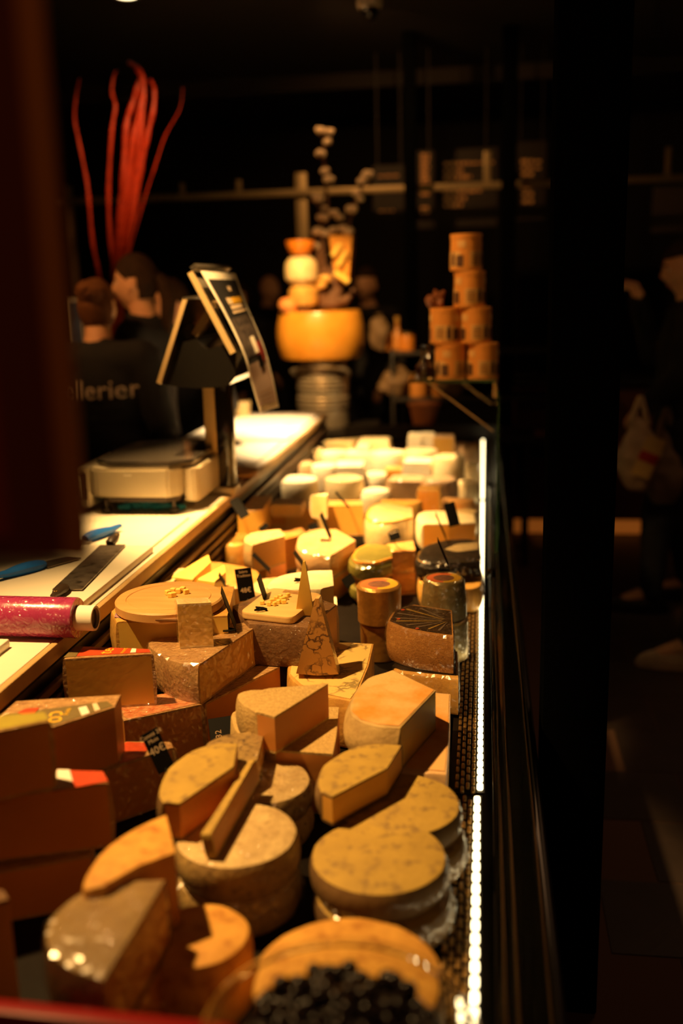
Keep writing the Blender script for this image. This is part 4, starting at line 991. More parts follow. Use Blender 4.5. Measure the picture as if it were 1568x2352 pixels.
bm=bmesh.new(); tube([(-.165+.0*t,-.06,Hc*.80) if t==0 else (-.165*math.cos(t*math.pi/10),-.10-.06*math.sin(t*math.pi/10),Hc*.80+.045*math.sin(t*math.pi/10)) for t in range(11)],.009,8,bm)
obj('handle',bm,STEELC,mc)
for s in (-1,1): obj('handle_lug',box(.02,.05,.05,(s*.155,-.05,Hc*.79),.006,2),STEEL,mc)
a=at(638,765,y=Yc); b=at(835,765,y=Yc); rw=(b.x-a.x)/2; hw=at(742,714,y=Yc).z-zw
bigw=cheese('large shiny orange cheese wheel lying on the milk can',[((a.x+b.x)/2+rw*.93*math.cos(6.2832*i/48),Yc+rw*.93*math.sin(6.2832*i/48)) for i in range(48)],'r'*48,zw+.001,hw,mat('orange_wheel',(.80,.36,.04),(.68,.26,.02),9,.36,.08,40,coat=.5,cro=.25),name='cheese_round',smooth=0,e=.014,b=rw*.075,wob=0)
zt=zw+hw+.001
def cp(px,py,dy=0): return at(px,py,y=Yc+dy)
def lump(label,px,py,w,h,m,name,cat,dy=-.03,jit=.1,flat=1,zmin=None):
    p=cp(px,py,dy); b=ico(w/2,(0,0,0),3,(1,flat,h/w),jit=jit)
    o=obj(name,b,m,loc=p); return props(o,label,cat)
k=Yc/2287
s3=thing('cheese_round','pale squat ball of cheese in the little tower on the orange wheel','cheese',tuple(cp(693,656,-.10)))
obj('rind',lathe([(0,0),(.06,.002),(.088,.035),(.092,.08),(.085,.125),(.062,.152),(0,.156)],36),CREAM,s3)
s4=thing('cheese_round','orange half ball of cheese with a glossy top, uppermost in the little tower','cheese',tuple(cp(690,585,-.10)))
obj('rind',lathe([(0,0),(.05,.002),(.072,.03),(.082,.068),(.080,.075),(0,.077)],36),mat('orange_gloss',(.85,.25,.02),ro=.2,coat=1),s4)
s2=thing('cheese_round','flat tan cheese at the bottom of the little tower on the orange wheel','cheese',(cp(697,690,-.10).x,Yc-.10,zt+.035))
zz=cp(693,657,-.10).z-(zt+.035)
obj('rind',lathe([(0,0),(.075,0),(.085,zz*.3),(.08,zz*.8),(.06,zz-.001),(0,zz-.001)],32),OCHRE,s2)
s1=thing('cheese_round','small orange and pink cheese at the left rim of the orange wheel','cheese',(cp(662,700,-.13).x,Yc-.13,zt))
obj('rind',lathe([(0,0),(.04,0),(.055,.03),(.05,.06),(.03,.075),(0,.078)],28),mat('pink_cheese',(.85,.36,.12),(.8,.25,.06),20,.4,coat=.5),s1)
obj('stand',lathe([(0,0),(.05,0),(.05,.034),(0,.034)],24,(cp(697,690,-.10).x-s1.location.x,.03,0)),TWIG,s1)
# driftwood
dw=thing('driftwood','knotted brown driftwood root standing on the orange wheel','driftwood',(cp(748,700).x,Yc,zt))
L=lambda pts:[cp(x,y,d)-dw.location for x,y,d in pts]
def root_(pts,rad):
    b=tube(L(pts),rad,9)
    for v in b.verts: v.co+=Vector(noise.noise_vector(v.co*26))*.016
    obj('root',b,TWIG,dw)
for pts,rad in (([(748,704,0),(735,670,.0),(722,630,0),(728,590,0),(745,560,0)],[.05,.05,.042,.034,.012]),([(760,704,0),(775,660,.02),(770,610,0),(785,570,0)],[.045,.04,.03,.01]),
    ([(740,690,0),(705,672,-.02),(680,668,-.04)],[.04,.03,.012]),([(735,640,0),(750,620,0),(775,640,0)],[.03,.028,.01]),([(750,700,0),(795,690,0),(815,668,.02)],[.04,.028,.012]),([(722,620,0),(738,640,-.03),(715,690,-.03)],[.03,.034,.03])): root_(pts,rad)
bm=bmesh.new()
for (x,y,w) in ((748,640,.03),(735,655,.03),(718,668,.026),(705,680,.026)): ico(w,cp(x,y,-.07)-dw.location,2,(1.3,.8,.8),bm,.3)
obj('bracket_fungus',bm,OCHRE,dw)
# amber wedge and sticks
q=[cp(x,y,-.06) for x,y in ((755,541),(808,540),(800,640),(772,645))]
bm=bmesh.new(); f=[bm.verts.new(v) for v in q]; g=[bm.verts.new(v+Vector((.012,.07,0))) for v in q]
bm.faces.new(f); bm.faces.new(g[::-1])
for i in range(4): bm.faces.new((f[i],f[(i+1)%4],g[(i+1)%4],g[i]))
props(obj('cheese_wedge',bm,mat('amber_cheese',(.75,.32,.03),(.66,.25,.02),10,.5,.1),smooth=False),'amber wedge of hard cheese standing in the driftwood','cheese')
for i,(x0,y0,x1,y1,lab) in enumerate(((783,560,764,588,'upper pale cheese stick leaning across the amber wedge'),(794,577,778,610,'middle pale cheese stick leaning across the amber wedge'),(768,626,800,648,'lowest pale cheese stick lying below the amber wedge'))):
    props(obj('cheese_stick',tube([cp(x0,y0,-.085),cp(x1,y1,-.085)],.016,6),PASTEY,smooth=False),lab,'cheese')
# cotton branches
def cotton(label,stem,bolls):
    o=cp(*stem[0]); t=thing('cotton_branch',label,'cotton branch',o)
    obj('stem',tube([cp(*p)-o for p in stem],[.009]*(len(stem)-1)+[.004],7),TWIG,t)
    for (x,y,w) in bolls:
        c=cp(x,y,-.02)-o; r=w*k/2; b=bmesh.new()
        for i in range(5):
            a=i*1.2566+x; ico(r*.62,c+Vector((math.cos(a)*r*.45,math.sin(a)*r*.45,r*.15*(i%2))),2,(1,1,.95),b,.12)
        bo=obj('boll',b,COTTON,t)
        obj('husk',lathe([(0,-r*.9),(r*.5,-r*.7),(r*.75,-r*.2),(r*.55,-r*.35),(0,-r*.6)],10,c),TWIG,bo)
cotton('tallest cotton branch, rising straight from the driftwood',[(748,660),(742,560),(752,470),(745,400),(742,350),(750,300)],[(735,300,22),(757,303,20),(752,326,20),(736,353,24),(746,394,22),(755,413,26),(742,500,26),(766,490,24),(780,500,20)])
cotton('cotton branch leaning to the right above the amber wedge',[(765,660),(790,560),(812,470),(830,430),(846,395)],[(845,402,28),(833,417,26),(819,445,22),(827,458,18),(807,482,28)])
cotton('short cotton branch at the left, over the little tower of cheeses',[(740,660),(735,580),(738,520),(730,455)],[(729,456,28),(745,478,14),(730,532,28),(748,536,22),(720,566,26),(735,500,18)])
cotton('short cotton branch in the middle, just above the amber wedge',[(770,620),(778,560),(795,525)],[(787,525,22),(800,533,26),(765,528,20)])
# ---------------------------------------------------------------- glass shelf with tubs
Ys=3.55; zs=at(1050,868,y=Ys).z
gs=thing('glass_shelf','glass shelf fixed to the tall front glass, carrying the orange tubs','shelf',(-.1,3.95,zs))
obj('shelf_pane',box(.30,1.0,.008,(-.005,.03,-.005),.001,1),GLASS,gs,smooth=False)
obj('pane_edge',box(.30,.004,.008,(-.005,-.473,-.005)),GREENG,gs,smooth=False)
for dy in (-.40,.40): obj('support_rod',tube([(-.10,dy,-.010),(.135,dy,-.19)],.003,6),RAILM,gs)
obj('wall_bracket',box(.010,.03,.08,(.138,-.40,-.03),.002),RAILM,gs)
tp=None; ht=.121; rt=.054
def tub(label,px,row,rz,lean=0):
    global tp
    z=zs+.0005+row*(ht+.0015); x=at(px,868-row*80,y=Ys).x
    if tp is None:
        t=thing('cheese_tub',label,'tub',(x,Ys,z),(0,0,R(rz)))
        obj('tub_body',lathe([(0,0),(rt,0),(rt+.001,.004),(rt*.965,ht-.016),(rt*1.0,ht-.015),(rt*1.0,ht-.001),(rt-.003,ht),(0,ht)],44),TUB,t)
        def band(a0,a1,z0,z1,m,n=10,off=.0008):
            bm=bmesh.new(); A=[];B=[]
            for i in range(n+1):
                a=R(a0+(a1-a0)*i/n); 
                for z,Lx in ((z0,A),(z1,B)):
                    rr=rt*(1-.035*z/ht)+off+.0008; Lx.append(bm.verts.new((rr*math.cos(a),rr*math.sin(a),z)))
            for i in range(n): bm.faces.new((A[i],A[i+1],B[i+1],B[i]))
            obj('print',bm,m,t)
        for a0 in (-190,-70,50):
            band(a0,a0+85,.012,.062,TUBL); band(a0+5,a0+40,.016,.048,mat('tub_print_mid',(.62,.34,.09),ro=.6),8,.0014)
            for q in range(5): band(a0+8,a0+36-3*(q%2),.020+.008*q,.0225+.008*q,TUBD,6,.002)
            band(a0+46,a0+62,.016,.050,TUBD,6,.0016); band(a0+50,a0+58,.050,.060,TUBD,4,.0016); band(a0+70,a0+96,.012,.050,TUBD,8,.0018)
            band(a0+75,a0+105,.076,.098,TUBL,8,.0014)
        tp=t; return t
    return copy_tree(tp,(x,Ys,z),(0,0,R(rz)),label)
tub('orange printed tub on the glass shelf, bottom row, left',1033,0,0)
tub('orange printed tub on the glass shelf, bottom row, right by the front glass',1108,0,-35)
tub('orange printed tub in the middle row on the left, below the brown dried pod',1023,1,60)
tub('orange printed tub in the middle row on the right, carrying the tower',1092,1,-35)
tub('orange printed tub second from the top of the tower',1078,2,-35)
tub('orange printed tub at the very top of the tower',1070,3,-5)
p=at(1003,690,y=Ys)
pod=ico(.028,(0,0,.024),3,(1.1,.8,1),jit=.9)
o=obj('dried_pod',pod,mat('dried_pod_m',(.30,.10,.03),(.12,.04,.015),60,.6,.8,90),loc=(p.x,Ys,zs+2*(ht+.0015)+.002)); props(o,'brown wrinkled dried pod lying on the left tub of the middle row','dried pod')
p=at(977,866,y=Ys-.02)
bt=thing('bottle','squat dark bottle with a thick glass foot, left of the orange tubs','bottle',(p.x,Ys-.02,zs))
obj('glass',lathe([(0,0),(.034,0),(.036,.003),(.035,.042),(.022,.054),(.013,.075),(.013,.098),(0,.098)],28),GLASS,bt)
obj('syrup',lathe([(0,.008),(.029,.008),(.030,.038),(.018,.050),(.010,.07),(0,.07)],24),mat('dark_syrup',(.03,.01,.006),ro=.1),bt)
obj('stopper',lathe([(0,.099),(.016,.099),(.017,.113),(.012,.118),(0,.118)],20),BLACKG,bt)
# ---------------------------------------------------------------- red willow
Yw=4.95
wl=thing('red_branch_bundle','tall bundle of glowing red twisted willow branches behind the staff','branches',tuple(at(265,900,y=Yw)))
wl.location.z=.905
for pts,r in (([(228,640),(213,560),(203,450),(198,410),(181,325),(171,270),(176,215),(183,180)],.011),
  ([(262,640),(254,560),(249,440),(257,300),(265,245),(257,213),(261,175),(268,163)],.012),
  ([(262,640),(276,500),(284,400),(290,290),(302,245),(319,190),(322,168),(306,148)],.020),
  ([(278,640),(305,500),(322,390),(338,312),(352,250),(354,205),(345,183)],.019),
  ([(284,640),(325,480),(358,375),(380,310),(413,250),(420,200)],.006),
  ([(268,640),(290,450),(306,320),(324,240),(328,180),(314,155),(294,143)],.022),
  ([(286,640),(302,470),(322,310),(330,205),(318,165)],.020),
  ([(272,640),(294,520),(300,380),(316,270),(324,190),(312,160)],.016)):
    P=[at(x,y,y=Yw+.012*i)-wl.location for i,(x,y) in enumerate(pts)]
    P=[Vector((.02*random.uniform(-1,1),0,.25))]+P
    Q=[]
    for i in range(len(P)-1):
        p0=P[i-1] if i else P[0]; p3=P[i+2] if i+2<len(P) else P[-1]
        for s in range(4):
            t=s/4; Q.append(.5*(2*P[i]+(P[i+1]-p0)*t+(2*p0-5*P[i]+4*P[i+1]-p3)*t*t+(3*P[i]-p0-3*P[i+1]+p3)*t**3))
    Q.append(P[-1]); n=len(Q)
    obj('branch',tube(Q,[r*(1-.62*i/n)*(1+.18*math.sin(i*1.7)) for i in range(n)],8),REDW,wl)
obj('vase',lathe([(0,0),(.09,0),(.11,.12),(.08,.34),(.085,.40),(.078,.40),(.07,.34),(0,.1)],32),BLACKG,wl)
props(obj('back_workbench',box(1.0,.6,.90,(-2.16,5.05,.45),.01),BLACKS),'black workbench behind the staff, under the red branches','workbench')
# framed notice at the left
p=at(172,740,y=4.55)
nt=thing('notice_frame','small white framed notice with a blue corner behind the left staff member','notice',tuple(p))
obj('frame',box(.075,.012,.22,(0,0,0),.004),PAPER,nt); obj('picture',box(.055,.004,.19,(.004,-.007,0)),mat('notice_blue',(.12,.18,.38),(.03,.03,.05),9,.6),nt)
obj('stand',box(.02,.02,p.z-.10,(0,.01,-.10-(p.z-.10)/2)),BLACKS,nt)

# ================================================================ people
from mathutils.bvhtree import BVHTree
def skin_mesh(nodes,edges,sub=1):
    """closed ellipsoids strung along every bone; the voxel remesh fuses them into one tapering body"""
    bm=bmesh.new(); T=lambda r: r if isinstance(r,tuple) else (r,r)
    for i,j in edges:
        a,b=nodes[i][0],nodes[j][0]; ra,rb=T(nodes[i][1]),T(nodes[j][1]); L=(b-a).length
        n=max(2,int(L/(.30*min(min(ra),min(rb)))))
        for k in range(n+1):
            t=k/n; p=a.lerp(b,t); rx=ra[0]+(rb[0]-ra[0])*t; ry=ra[1]+(rb[1]-ra[1])*t
            ico(1,p,2,(rx,ry,min(rx,ry)),bm)
    me=bpy.data.meshes.new('s'); bm.to_mesh(me); bm.free(); return me
def remesh(bm,vox,sm=3):
    me=bpy.data.meshes.new('r'); bm.to_mesh(me); bm.free(); o=bpy.data.objects.new('r',me); COL.objects.link(o)
    rm=o.modifiers.new('r','REMESH'); rm.mode='VOXEL'; rm.voxel_size=vox
    s=o.modifiers.new('s','SMOOTH'); s.iterations=sm; s.factor=.5
    bpy.context.view_layer.update()
    out=bpy.data.meshes.new_from_object(o.evaluated_get(bpy.context.evaluated_depsgraph_get()))
    bpy.data.objects.remove(o)
    for p in out.polygons: p.use_smooth=True
    return out
def g(x,s): return math.exp(-(x/s)**2)
def head_pt(u,f=1.0,face=True):
    x,y,z=u.x,u.y,u.z
    X=x*.076; Yy=y*.094; Z=z*.116
    if z<0: X*=1-.30*z*z; Yy*=1-.10*z*z if y>0 else 1-.42*(-z)
    if y>0 and face:
        Yy*=.95
        Yy+=.026*g(x,.17)*g(z+.14,.17)+.010*g(x,.13)*g(z-.06,.2)
        Yy-=.011*(g(x-.40,.20)+g(x+.40,.20))*g(z-.08,.15)
        Yy+=.005*g(z-.30,.14)*g(x,.7)
        Yy+=.010*g(x,.30)*g(z+.46,.07)+.009*g(x,.30)*g(z+.60,.07)-.006*g(x,.3)*g(z+.53,.035)
        Yy+=.014*g(x,.32)*g(z+.84,.15)
        Yy+=.006*(g(x-.55,.25)+g(x+.55,.25))*g(z+.25,.25)
    return Vector((X*f,Yy*f,Z*f))
def head_bm(M,f=1.0,face=True,keep=None,seg=56):
    bm=bmesh.new(); bmesh.ops.create_uvsphere(bm,u_segments=seg,v_segments=seg//2+4,radius=1)
    if keep:
        bmesh.ops.delete(bm,geom=[q for q in bm.faces if not keep(q.calc_center_median())],context='FACES')
    for v in bm.verts: v.co=M@head_pt(v.co.normalized(),f,face)
    return bm
def addbm(a,b):
    me=bpy.data.meshes.new('t'); b.to_mesh(me); b.free(); a.from_mesh(me); bpy.data.meshes.remove(me)
def hand_bm(bm,wr,d,nrm,side,curl=.5,s=1):
    d=d.normalized(); nrm=(nrm-d*nrm.dot(d)).normalized(); lat=d.cross(nrm)*side
    B=Matrix((lat,d,nrm)).transposed()
    def q(x,y,z): return wr+B@Vector((x*s,y*s,z*s))
    b=bmesh.new(); bmesh.ops.create_icosphere(b,subdivisions=2,radius=1)
    for v in b.verts: v.co=q(v.co.x*.040,.045+v.co.y*.050,v.co.z*.017)
    addbm(bm,b)
    for i,(x,l) in enumerate(((-.032,.070),(-.011,.080),(.011,.075),(.032,.058))):
        pts=[q(x*.8,.055,0)]; a=0; p=Vector((x,.088,0)); pts.append(q(*p))
        for k in range(3):
            a+=curl*.8; p=p+Vector((x*.06,math.cos(a),-math.sin(a)))*(l/3); pts.append(q(*p))
        tube(pts,[.010,.0095,.009,.0085,.007],8,bm)
    tube([q(-.026,.02,0),q(-.05,.045,-.008),q(-.058,.068,-.016),q(-.056,.088,-.02)],[.013,.012,.0105,.008],8,bm)
def person(label,loc,yaw,H,arms,head=(0,0,0),top=CLOTH,legs=JEAN,hair=HAIRD,keep=None,vox=.008,shoes=BLACKS,lean=0,feet=None,legs_on=True,curl=.5,build=1.0,eyes=True,shoe_mats=None,sleeve=1.0):
    s=H/1.70
    t=thing('person',label,'person',loc,(0,0,R(yaw)))
    V=lambda x,y,z:Vector((x*s,(y+lean*max(0,z-.95))*s,z*s))
    feet=feet or [(-.10,0),(.10,0)]
    w=build
    N=[(V(0,0,.96),(.15*w,.11*w)),(V(0,0,1.10),(.132*w,.10*w)),(V(0,.0,1.25),(.148*w,.11*w)),(V(0,-.005,1.36),(.120*w,.085)),(V(0,.0,1.45),.058),(V(0,.018,1.53),.052)]
    E=[(0,1),(1,2),(2,3),(3,4),(4,5)]
    hands=[]
    for sd,(el,wr) in zip((-1,1),arms):
        i=len(N); N+=[(V(sd*.165*w,-.005,1.385),.062*w),(V(*el),.046*w),(V(*wr),.030)]; E+=[(3,i),(i,i+1),(i+1,i+2)]
        hands.append((V(*el),V(*wr),sd))
    ntop=len(N)
    for sd,(fx,fy) in zip((-1,1),feet):
        i=len(N); kx=(sd*.09+fx)/2; N+=[(V(sd*.088,0,.88),.092*w),(V(kx+sd*.0,fy*.5+.03,.50),.060*w),(V(fx,fy-.02,.10),.042),(V(fx,fy+.10,.045),.036)]
        E+=[(0,i),(i,i+1),(i+1,i+2),(i+2,i+3)]
    for q in range(2): pass
    bm=bmesh.new(); me=skin_mesh(N,E,1); bm.from_mesh(me); bpy.data.meshes.remove(me)
    hc=V(0,.03,1.60)
    M=Matrix.Translation(hc)@Euler((R(head[0]),R(head[1]),R(head[2])),'ZXY').to_matrix().to_4x4()@Matrix.Scale(s*.99,4)
    addbm(bm,head_bm(M))
    for sd in (-1,1):
        b=bmesh.new(); bmesh.ops.create_icosphere(b,subdivisions=2,radius=1)
        for v in b.verts: v.co=M@Vector((sd*.076+v.co.x*.009,-.006+v.co.y*.018-.006*v.co.z,-.006+v.co.z*.031))
        addbm(bm,b)
    for (el,wr,sd) in hands: hand_bm(bm,wr,wr-el,Vector((0,-.3,1)),sd,curl,s)
    body=meshobj('body',remesh(bm,vox,4),t); body.data.materials.append(SKIN)
    # clothes grown from the same joints
    cl=[(p,(tuple(q+.018 for q in r) if isinstance(r,tuple) else r+.016)) for p,r in N[:ntop]]
    cl[4]=(N[4][0]-Vector((0,0,.012)),.064); cl=cl[:5]+[cl[5]]+cl[6:]
    nodes=[cl[i] for i in range(ntop) if i!=5]
    idx={i:(i if i<5 else i-1) for i in range(ntop) if i!=5}
    ee=[(idx[a],idx[b]) for a,b in E if a in idx and b in idx and a<ntop and b<ntop]
    for q in (0,1):
        iw=idx[6+3*q+2]; ie=idx[6+3*q+1]; pe,pw=nodes[ie][0],nodes[iw][0]
        nodes[iw]=(pe+(pw-pe)*(.93*sleeve),nodes[iw][1]+.004)
    nodes.insert(0,(V(0,0,.86),(.158*w,.122*w))); ee=[(a+1,b+1) for a,b in ee]+[(0,1)]
    cm=skin_mesh(nodes,ee,2)
    bm=bmesh.new(); bm.from_mesh(cm); bpy.data.meshes.remove(cm)
    for v in bm.verts: v.co+=Vector(noise.noise_vector(v.co*13))*.007
    tp_=meshobj('jacket' ,remesh(bm,vox*1.3,5),t); tp_.data.materials.append(top)
    if legs_on:
        ln=[(V(0,0,.95),(.150*w,.118*w))]; le=[]
        for q in (0,1):
            i=ntop+4*q; b=len(ln); ln+=[(N[i][0],N[i][1]+.012),(N[i+1][0],N[i+1][1]+.014),(N[i+2][0]+Vector((0,0,.0)),N[i+2][1]+.016)]; le+=[(0,b),(b,b+1),(b+1,b+2)]
        bm=bmesh.new(); cm=skin_mesh(ln,le,2); bm.from_mesh(cm); bpy.data.meshes.remove(cm)
        for v in bm.verts: v.co+=Vector(noise.noise_vector(v.co*15))*.006
        tr=meshobj('trousers',remesh(bm,vox*1.4,5),t); tr.data.materials.append(legs)
        for q,(fx,fy) in enumerate(feet):
            mm=(shoe_mats or (shoes,shoes))[q]
            bm=bmesh.new(); c=V(fx,fy+.045,0)
            b=bmesh.new(); bmesh.ops.create_icosphere(b,subdivisions=3,radius=1)
            for v in b.verts:
                x,y,z=v.co; hgt=.052+.040*g(y+.75,.6); v.co=c+Vector((x*.050*(1-.15*y),y*.150,.028+max(-.0,z)*hgt+min(0,z)*.006))
            addbm(bm,b); sh_=obj('shoe',bm,mm,t)
            P=[(c.x+.054*math.cos(a*.2618)*(1-.12*math.sin(a*.2618)),c.y+.156*math.sin(a*.2618)) for a in range(24)]
            obj('sole',poly(P,.002,.026),mm,sh_)
    if keep:
        hb=head_bm(M@Matrix.Translation((0,-.004,.004)),1.085,False,keep,96)
        hb2=bmesh.ops.solidify(hb,geom=hb.faces[:],thickness=.008*s)
        ho=obj('hair',hb,hair,t); 
    if eyes:
        for sd in (-1,1):
            c=M@(head_pt(Vector((sd*.38,.90,.08)).normalized())+Vector((0,-.005,0)))
            e=obj('eye',ico(.0115*s,(0,0,0),2),PAPER,t,c)
            d=(M.to_3x3()@Vector((0,1,0))).normalized()*.0075*s
            obj('iris',ico(.0062*s,(d.x,d.y,d.z),2),HANDLE,e)
            b=tube([M@(head_pt(Vector((sd*(.18+.13*i),1,.27+.03*math.sin(i*1.2))).normalized())+Vector((0,.002,0))) for i in range(4)],[.003*s,.0042*s,.004*s,.002*s],6)
            obj('eyebrow',b,hair,t)
        b=bmesh.new()
        for z,r in ((-.475,.0042),(-.575,.005)):
            tube([M@(head_pt(Vector((x*.1,.82,z+(.05 if abs(x)==3 else .0)*.6)).normalized())+Vector((0,.0015,0))) for x in range(-3,4)],[r*s*q for q in (.3,.8,1,1,1,.8,.3)],6,b)
        obj('lips',b,mat('lips',(.50,.10,.06),ro=.4),t)
    return t,M,tp_,V
hold=((-.27,.10,1.10),(-.20,.34,1.12))
# staff, seen from behind
kb=lambda c: (c.y<.15 or c.z>.5) and c.z>-.62 and not(abs(c.x)>.86 and -.3<c.y<.2 and -.35<c.z<.25)
w1,M1,top1,V1=person('staff member with brown hair in a bun, seen from behind, black sweatshirt with lettering',(-1.515,3.83,0),8,1.60,[((-.25,-.02,1.12),(-.22,.14,.98)),((.25,-.02,1.12),(.22,.14,.98))],(-6,0,-4),hair=HAIRB,keep=kb,eyes=False,build=1.08)
bun=bmesh.new()
for j in range(5):
    rr=.044-.007*j
    tube([M1@Vector((rr*math.cos(a*.5236)*1.1,-.098-.008*j+.006*math.sin(a),.062+rr*math.sin(a*.5236)*.8)) for a in range(13)],.014-.001*j,8,bun,cap=False)
ico(.035,M1@Vector((0,-.095,.062)),2,(1,.7,1),bun)
obj('hair_bun',bun,HAIRB,w1)
# lettering on the back, laid on the cloth
tx=text('lettering','ellerier',.105,mat('back_print',(.62,.48,.36),ro=.8),w1,ex=0)
bv=BVHTree.FromPolygons([v.co.copy() for v in top1.data.vertices],[tuple(p.vertices) for p in top1.data.polygons])
me=tx.data; tz=1.175; inv=w1.matrix_world
bpy.context.view_layer.update(); inv=w1.matrix_world.inverted()
q=inv@at(224,918,y=3.69); 
for v in me.vertices:
    X,Z=v.co.x+q.x,v.co.y+q.z
    hit=bv.ray_cast(Vector((X,-1,Z)),Vector((0,1,0)))
    v.co=Vector((X,(hit[0].y if hit[0] else -.13)-.004,Z))
# smiling staff member in profile
kw=lambda c: ((c.z>-.05 and c.z-.85*c.y>-.08) or (-.55<c.z<=-.05 and c.y<-.22)) and not(abs(c.x)>.80 and -.28<c.y<.2 and c.z<.2)
w2,M2,top2,V2=person('smiling dark haired staff member in profile facing left, black jacket',(-1.43,4.16,0),82,1.70,[((-.25,.02,1.12),(-.16,.02,1.155)),((.24,.05,1.10),(.12,.28,1.05))],(-4,0,8),hair=HAIRD,keep=kw,vox=.0065,build=.93)
pt=bmesh.new(); tube([M2@Vector(p) for p in ((0,-.095,.02),(0,-.125,-.01),(.0,-.135,-.08),(.0,-.12,-.16),(0,-.115,-.22))],[.026,.034,.036,.030,.010],10,pt)
obj('ponytail',pt,HAIRD,w2)
cb_=bmesh.new(); 
tube([V2(.068*math.cos(a*.42+1.9),.005+.062*math.sin(a*.42+1.9),1.455+.012*math.cos(a*.42)) for a in range(14)],.014,8,cb_)
obj('collar',cb_,CLOTH,w2)
# staff member hidden by the scale display
w3,M3,_,_=person('staff member mostly hidden behind the scale display, bare forearm on the counter',(-1.47,4.66,0),-160,1.60,[((-.24,.15,1.10),(-.19,.42,1.06)),((.25,.02,1.12),(.22,.16,1.0))],(-14,0,-40),hair=HAIRD,keep=kw,vox=.009,sleeve=.55)
# customers and passers by
kl=lambda c: (c.z>.45 or c.y<.05) and c.z>-.9
c1,Mc,_,_=person('customer in dark clothes facing left at the right edge, holding plastic bags',(.93,4.84,0),86,1.71,[((-.27,.06,1.12),(-.24,.20,1.00)),((.25,.12,1.20),(.08,.22,1.47))],(-12,0,6),keep=kl,hair=HAIRD,vox=.009,feet=[(-.11,.14),(.11,-.06)],build=1.15,curl=.9)
c2,_,_,_=person('customer in a black coat and pale trainers cut off by the right frame edge',(1.02,4.12,0),88,1.80,[((-.26,.02,1.12),(-.24,.06,.88)),((.26,.02,1.12),(.24,.08,.88))],(0,0,0),keep=kl,hair=HAIRD,vox=.010,feet=[(-.10,.17),(.10,-.10)],build=1.1,shoe_mats=(mat('trainer_pale',(.62,.46,.30),(.45,.32,.20),30,.6,.3,60),)*2)
for nm,lab,x,y,yw,H in (('a','passer by with a dim face, in the dark right of the display head',552,6.9,150,1.58),('b','bald passer by with a dim orange lit head, left of the little cheese tower',612,7.9,-120,1.64),('c','dark haired passer by in the gloom right of the amber wedge',846,6.75,160,1.66)):
    X=at(x,650,y=y).x
    person(lab,(X,y,0),yw,H,[((-.25,.05,1.1),(-.2,.2,.95)),((.25,.05,1.1),(.2,.2,.95))],keep=None if nm=='b' else kl,vox=.013,eyes=nm=='a')
# the customer's bags
def bag(label,px,py,y,w,h,m,band=False):
    p=at(px,py,y=y)
    b=ico(1,(0,0,0),4)
    for v in b.verts:
        x,yy,z=v.co; k=1-.42*max(0,z)-.30*max(0,z)**2
        q=Vector((x*w/2*k,yy*w*.28*k,z*h/2)); v.co=q+Vector(noise.noise_vector(q*16))*.016
    t=thing('carrier_bag',label,'bag',tuple(p)); obj('bag_body',b,m,t)
    b=bmesh.new()
    for s in (-1,1): tube([(s*.03,0,h*.40),(s*.02,0,h*.60),(0,0,h*.78)],[.02,.014,.012],8,b)
    obj('bag_handle',b,m,t)
    return t
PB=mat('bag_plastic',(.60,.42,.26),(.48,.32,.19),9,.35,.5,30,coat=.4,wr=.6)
bg=bag('pale plastic bag with a loaf shaped load, held by the customer at the right',1465,1045,4.57,.20,.34,PB)
bb=bmesh.new(); box(.085,.004,.19,(.035,-.066,.0),.002,bm=bb,rot=Euler((0,R(22),0)).to_matrix()); obj('printed_panel',bb,mat('bag_panel',(.70,.46,.14),ro=.6),bg)
bb=bmesh.new(); box(.085,.004,.045,(.035,-.070,.0),.002,bm=bb,rot=Euler((0,R(22),0)).to_matrix()); obj('red_band',bb,mat('bag_red',(.45,.02,.02),ro=.6),bg)
bag('second beige plastic bag hanging behind the loaf shaped one',1525,1075,4.69,.20,.36,mat('bag_plastic_dim',(.42,.30,.19),(.33,.22,.14),9,.4,.5,30))

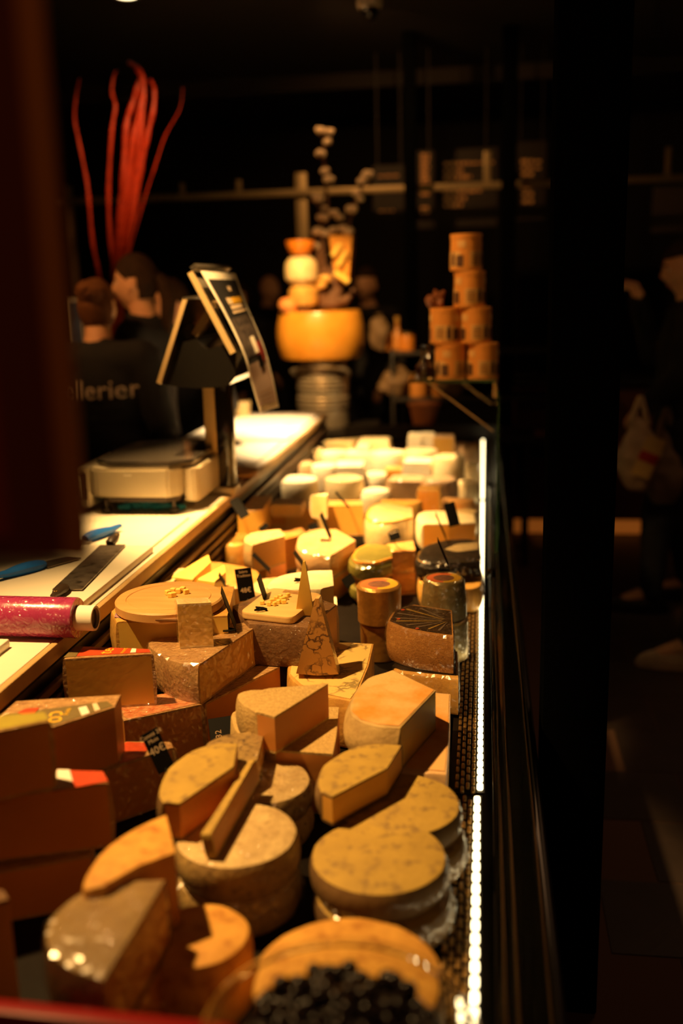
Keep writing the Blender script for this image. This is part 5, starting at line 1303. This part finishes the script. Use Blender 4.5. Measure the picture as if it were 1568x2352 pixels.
# ================================================================ cling film on the wrapped pieces: crumpled facets over rind and paste
fm=bpy.data.materials.new('cling_film'); fm.use_nodes=True; nt=fm.node_tree; nt.nodes.clear()
_o=nt.nodes.new('ShaderNodeOutputMaterial'); _m=nt.nodes.new('ShaderNodeMixShader'); _t=nt.nodes.new('ShaderNodeBsdfTransparent'); _g=nt.nodes.new('ShaderNodeBsdfGlossy'); _f=nt.nodes.new('ShaderNodeValue')
_g.inputs['Roughness'].default_value=.21; _f.outputs[0].default_value=.12
nt.links.new(_f.outputs[0],_m.inputs[0]); nt.links.new(_t.outputs[0],_m.inputs[1]); nt.links.new(_g.outputs[0],_m.inputs[2]); nt.links.new(_m.outputs[0],_o.inputs['Surface'])
def film(root,vox=.007,amp=.0021):
    bm=bmesh.new()
    for c in root.children:
        if c.name.split('.')[0] in ('rind','paste','wrapper'): bm.from_mesh(c.data)
    me=remesh(bm,vox,1); rnd=random.Random(len(me.vertices))
    for v in me.vertices:
        n=v.normal.copy(); k=1.6*noise.noise(v.co*34+Vector((root.location.x*9,0,0)))
        v.co=v.co+n*(.0016+amp*(rnd.uniform(0,.9)+max(0,k)))+Vector((rnd.uniform(-1,1),rnd.uniform(-1,1),0))*vox*.25
    b=bmesh.new(); b.from_mesh(me); bmesh.ops.triangulate(b,faces=b.faces[:]); b.to_mesh(me); b.free()
    for p in me.polygons: p.use_smooth=False
    me.materials.clear(); me.materials.append(fm); me.name='film_wrap'
    meshobj('film_wrap',me,root)
for o in list(COL.objects):
    L_=o.get('label','')
    if o.parent is None and any(k in L_ for k in ('big film wrapped mountain','small film wrapped cheese block','shiny film on top','underneath the shiny one','wrapped tomme wheel under','grey brown tomme wheel','wrapped tomme quarter','wrapped cheese quarter with a dark fan','silver film wrapped','large film wrapped pale','orange cheese block under','green rind cheese','black wax cheese','orange cheese slab under film','brown rind wheel piece under film','block with a red crackled','small wrapped block with the forty','orange cheese wheel piece with','yellow orange cheese under film','wrapped upright cheese round','pinkish wrapped cheese block','film wrapped pale cheese showing','dark sided tomme wheel under the pale','lower green rind','dark rimmed cheese wedge')):
        film(o)
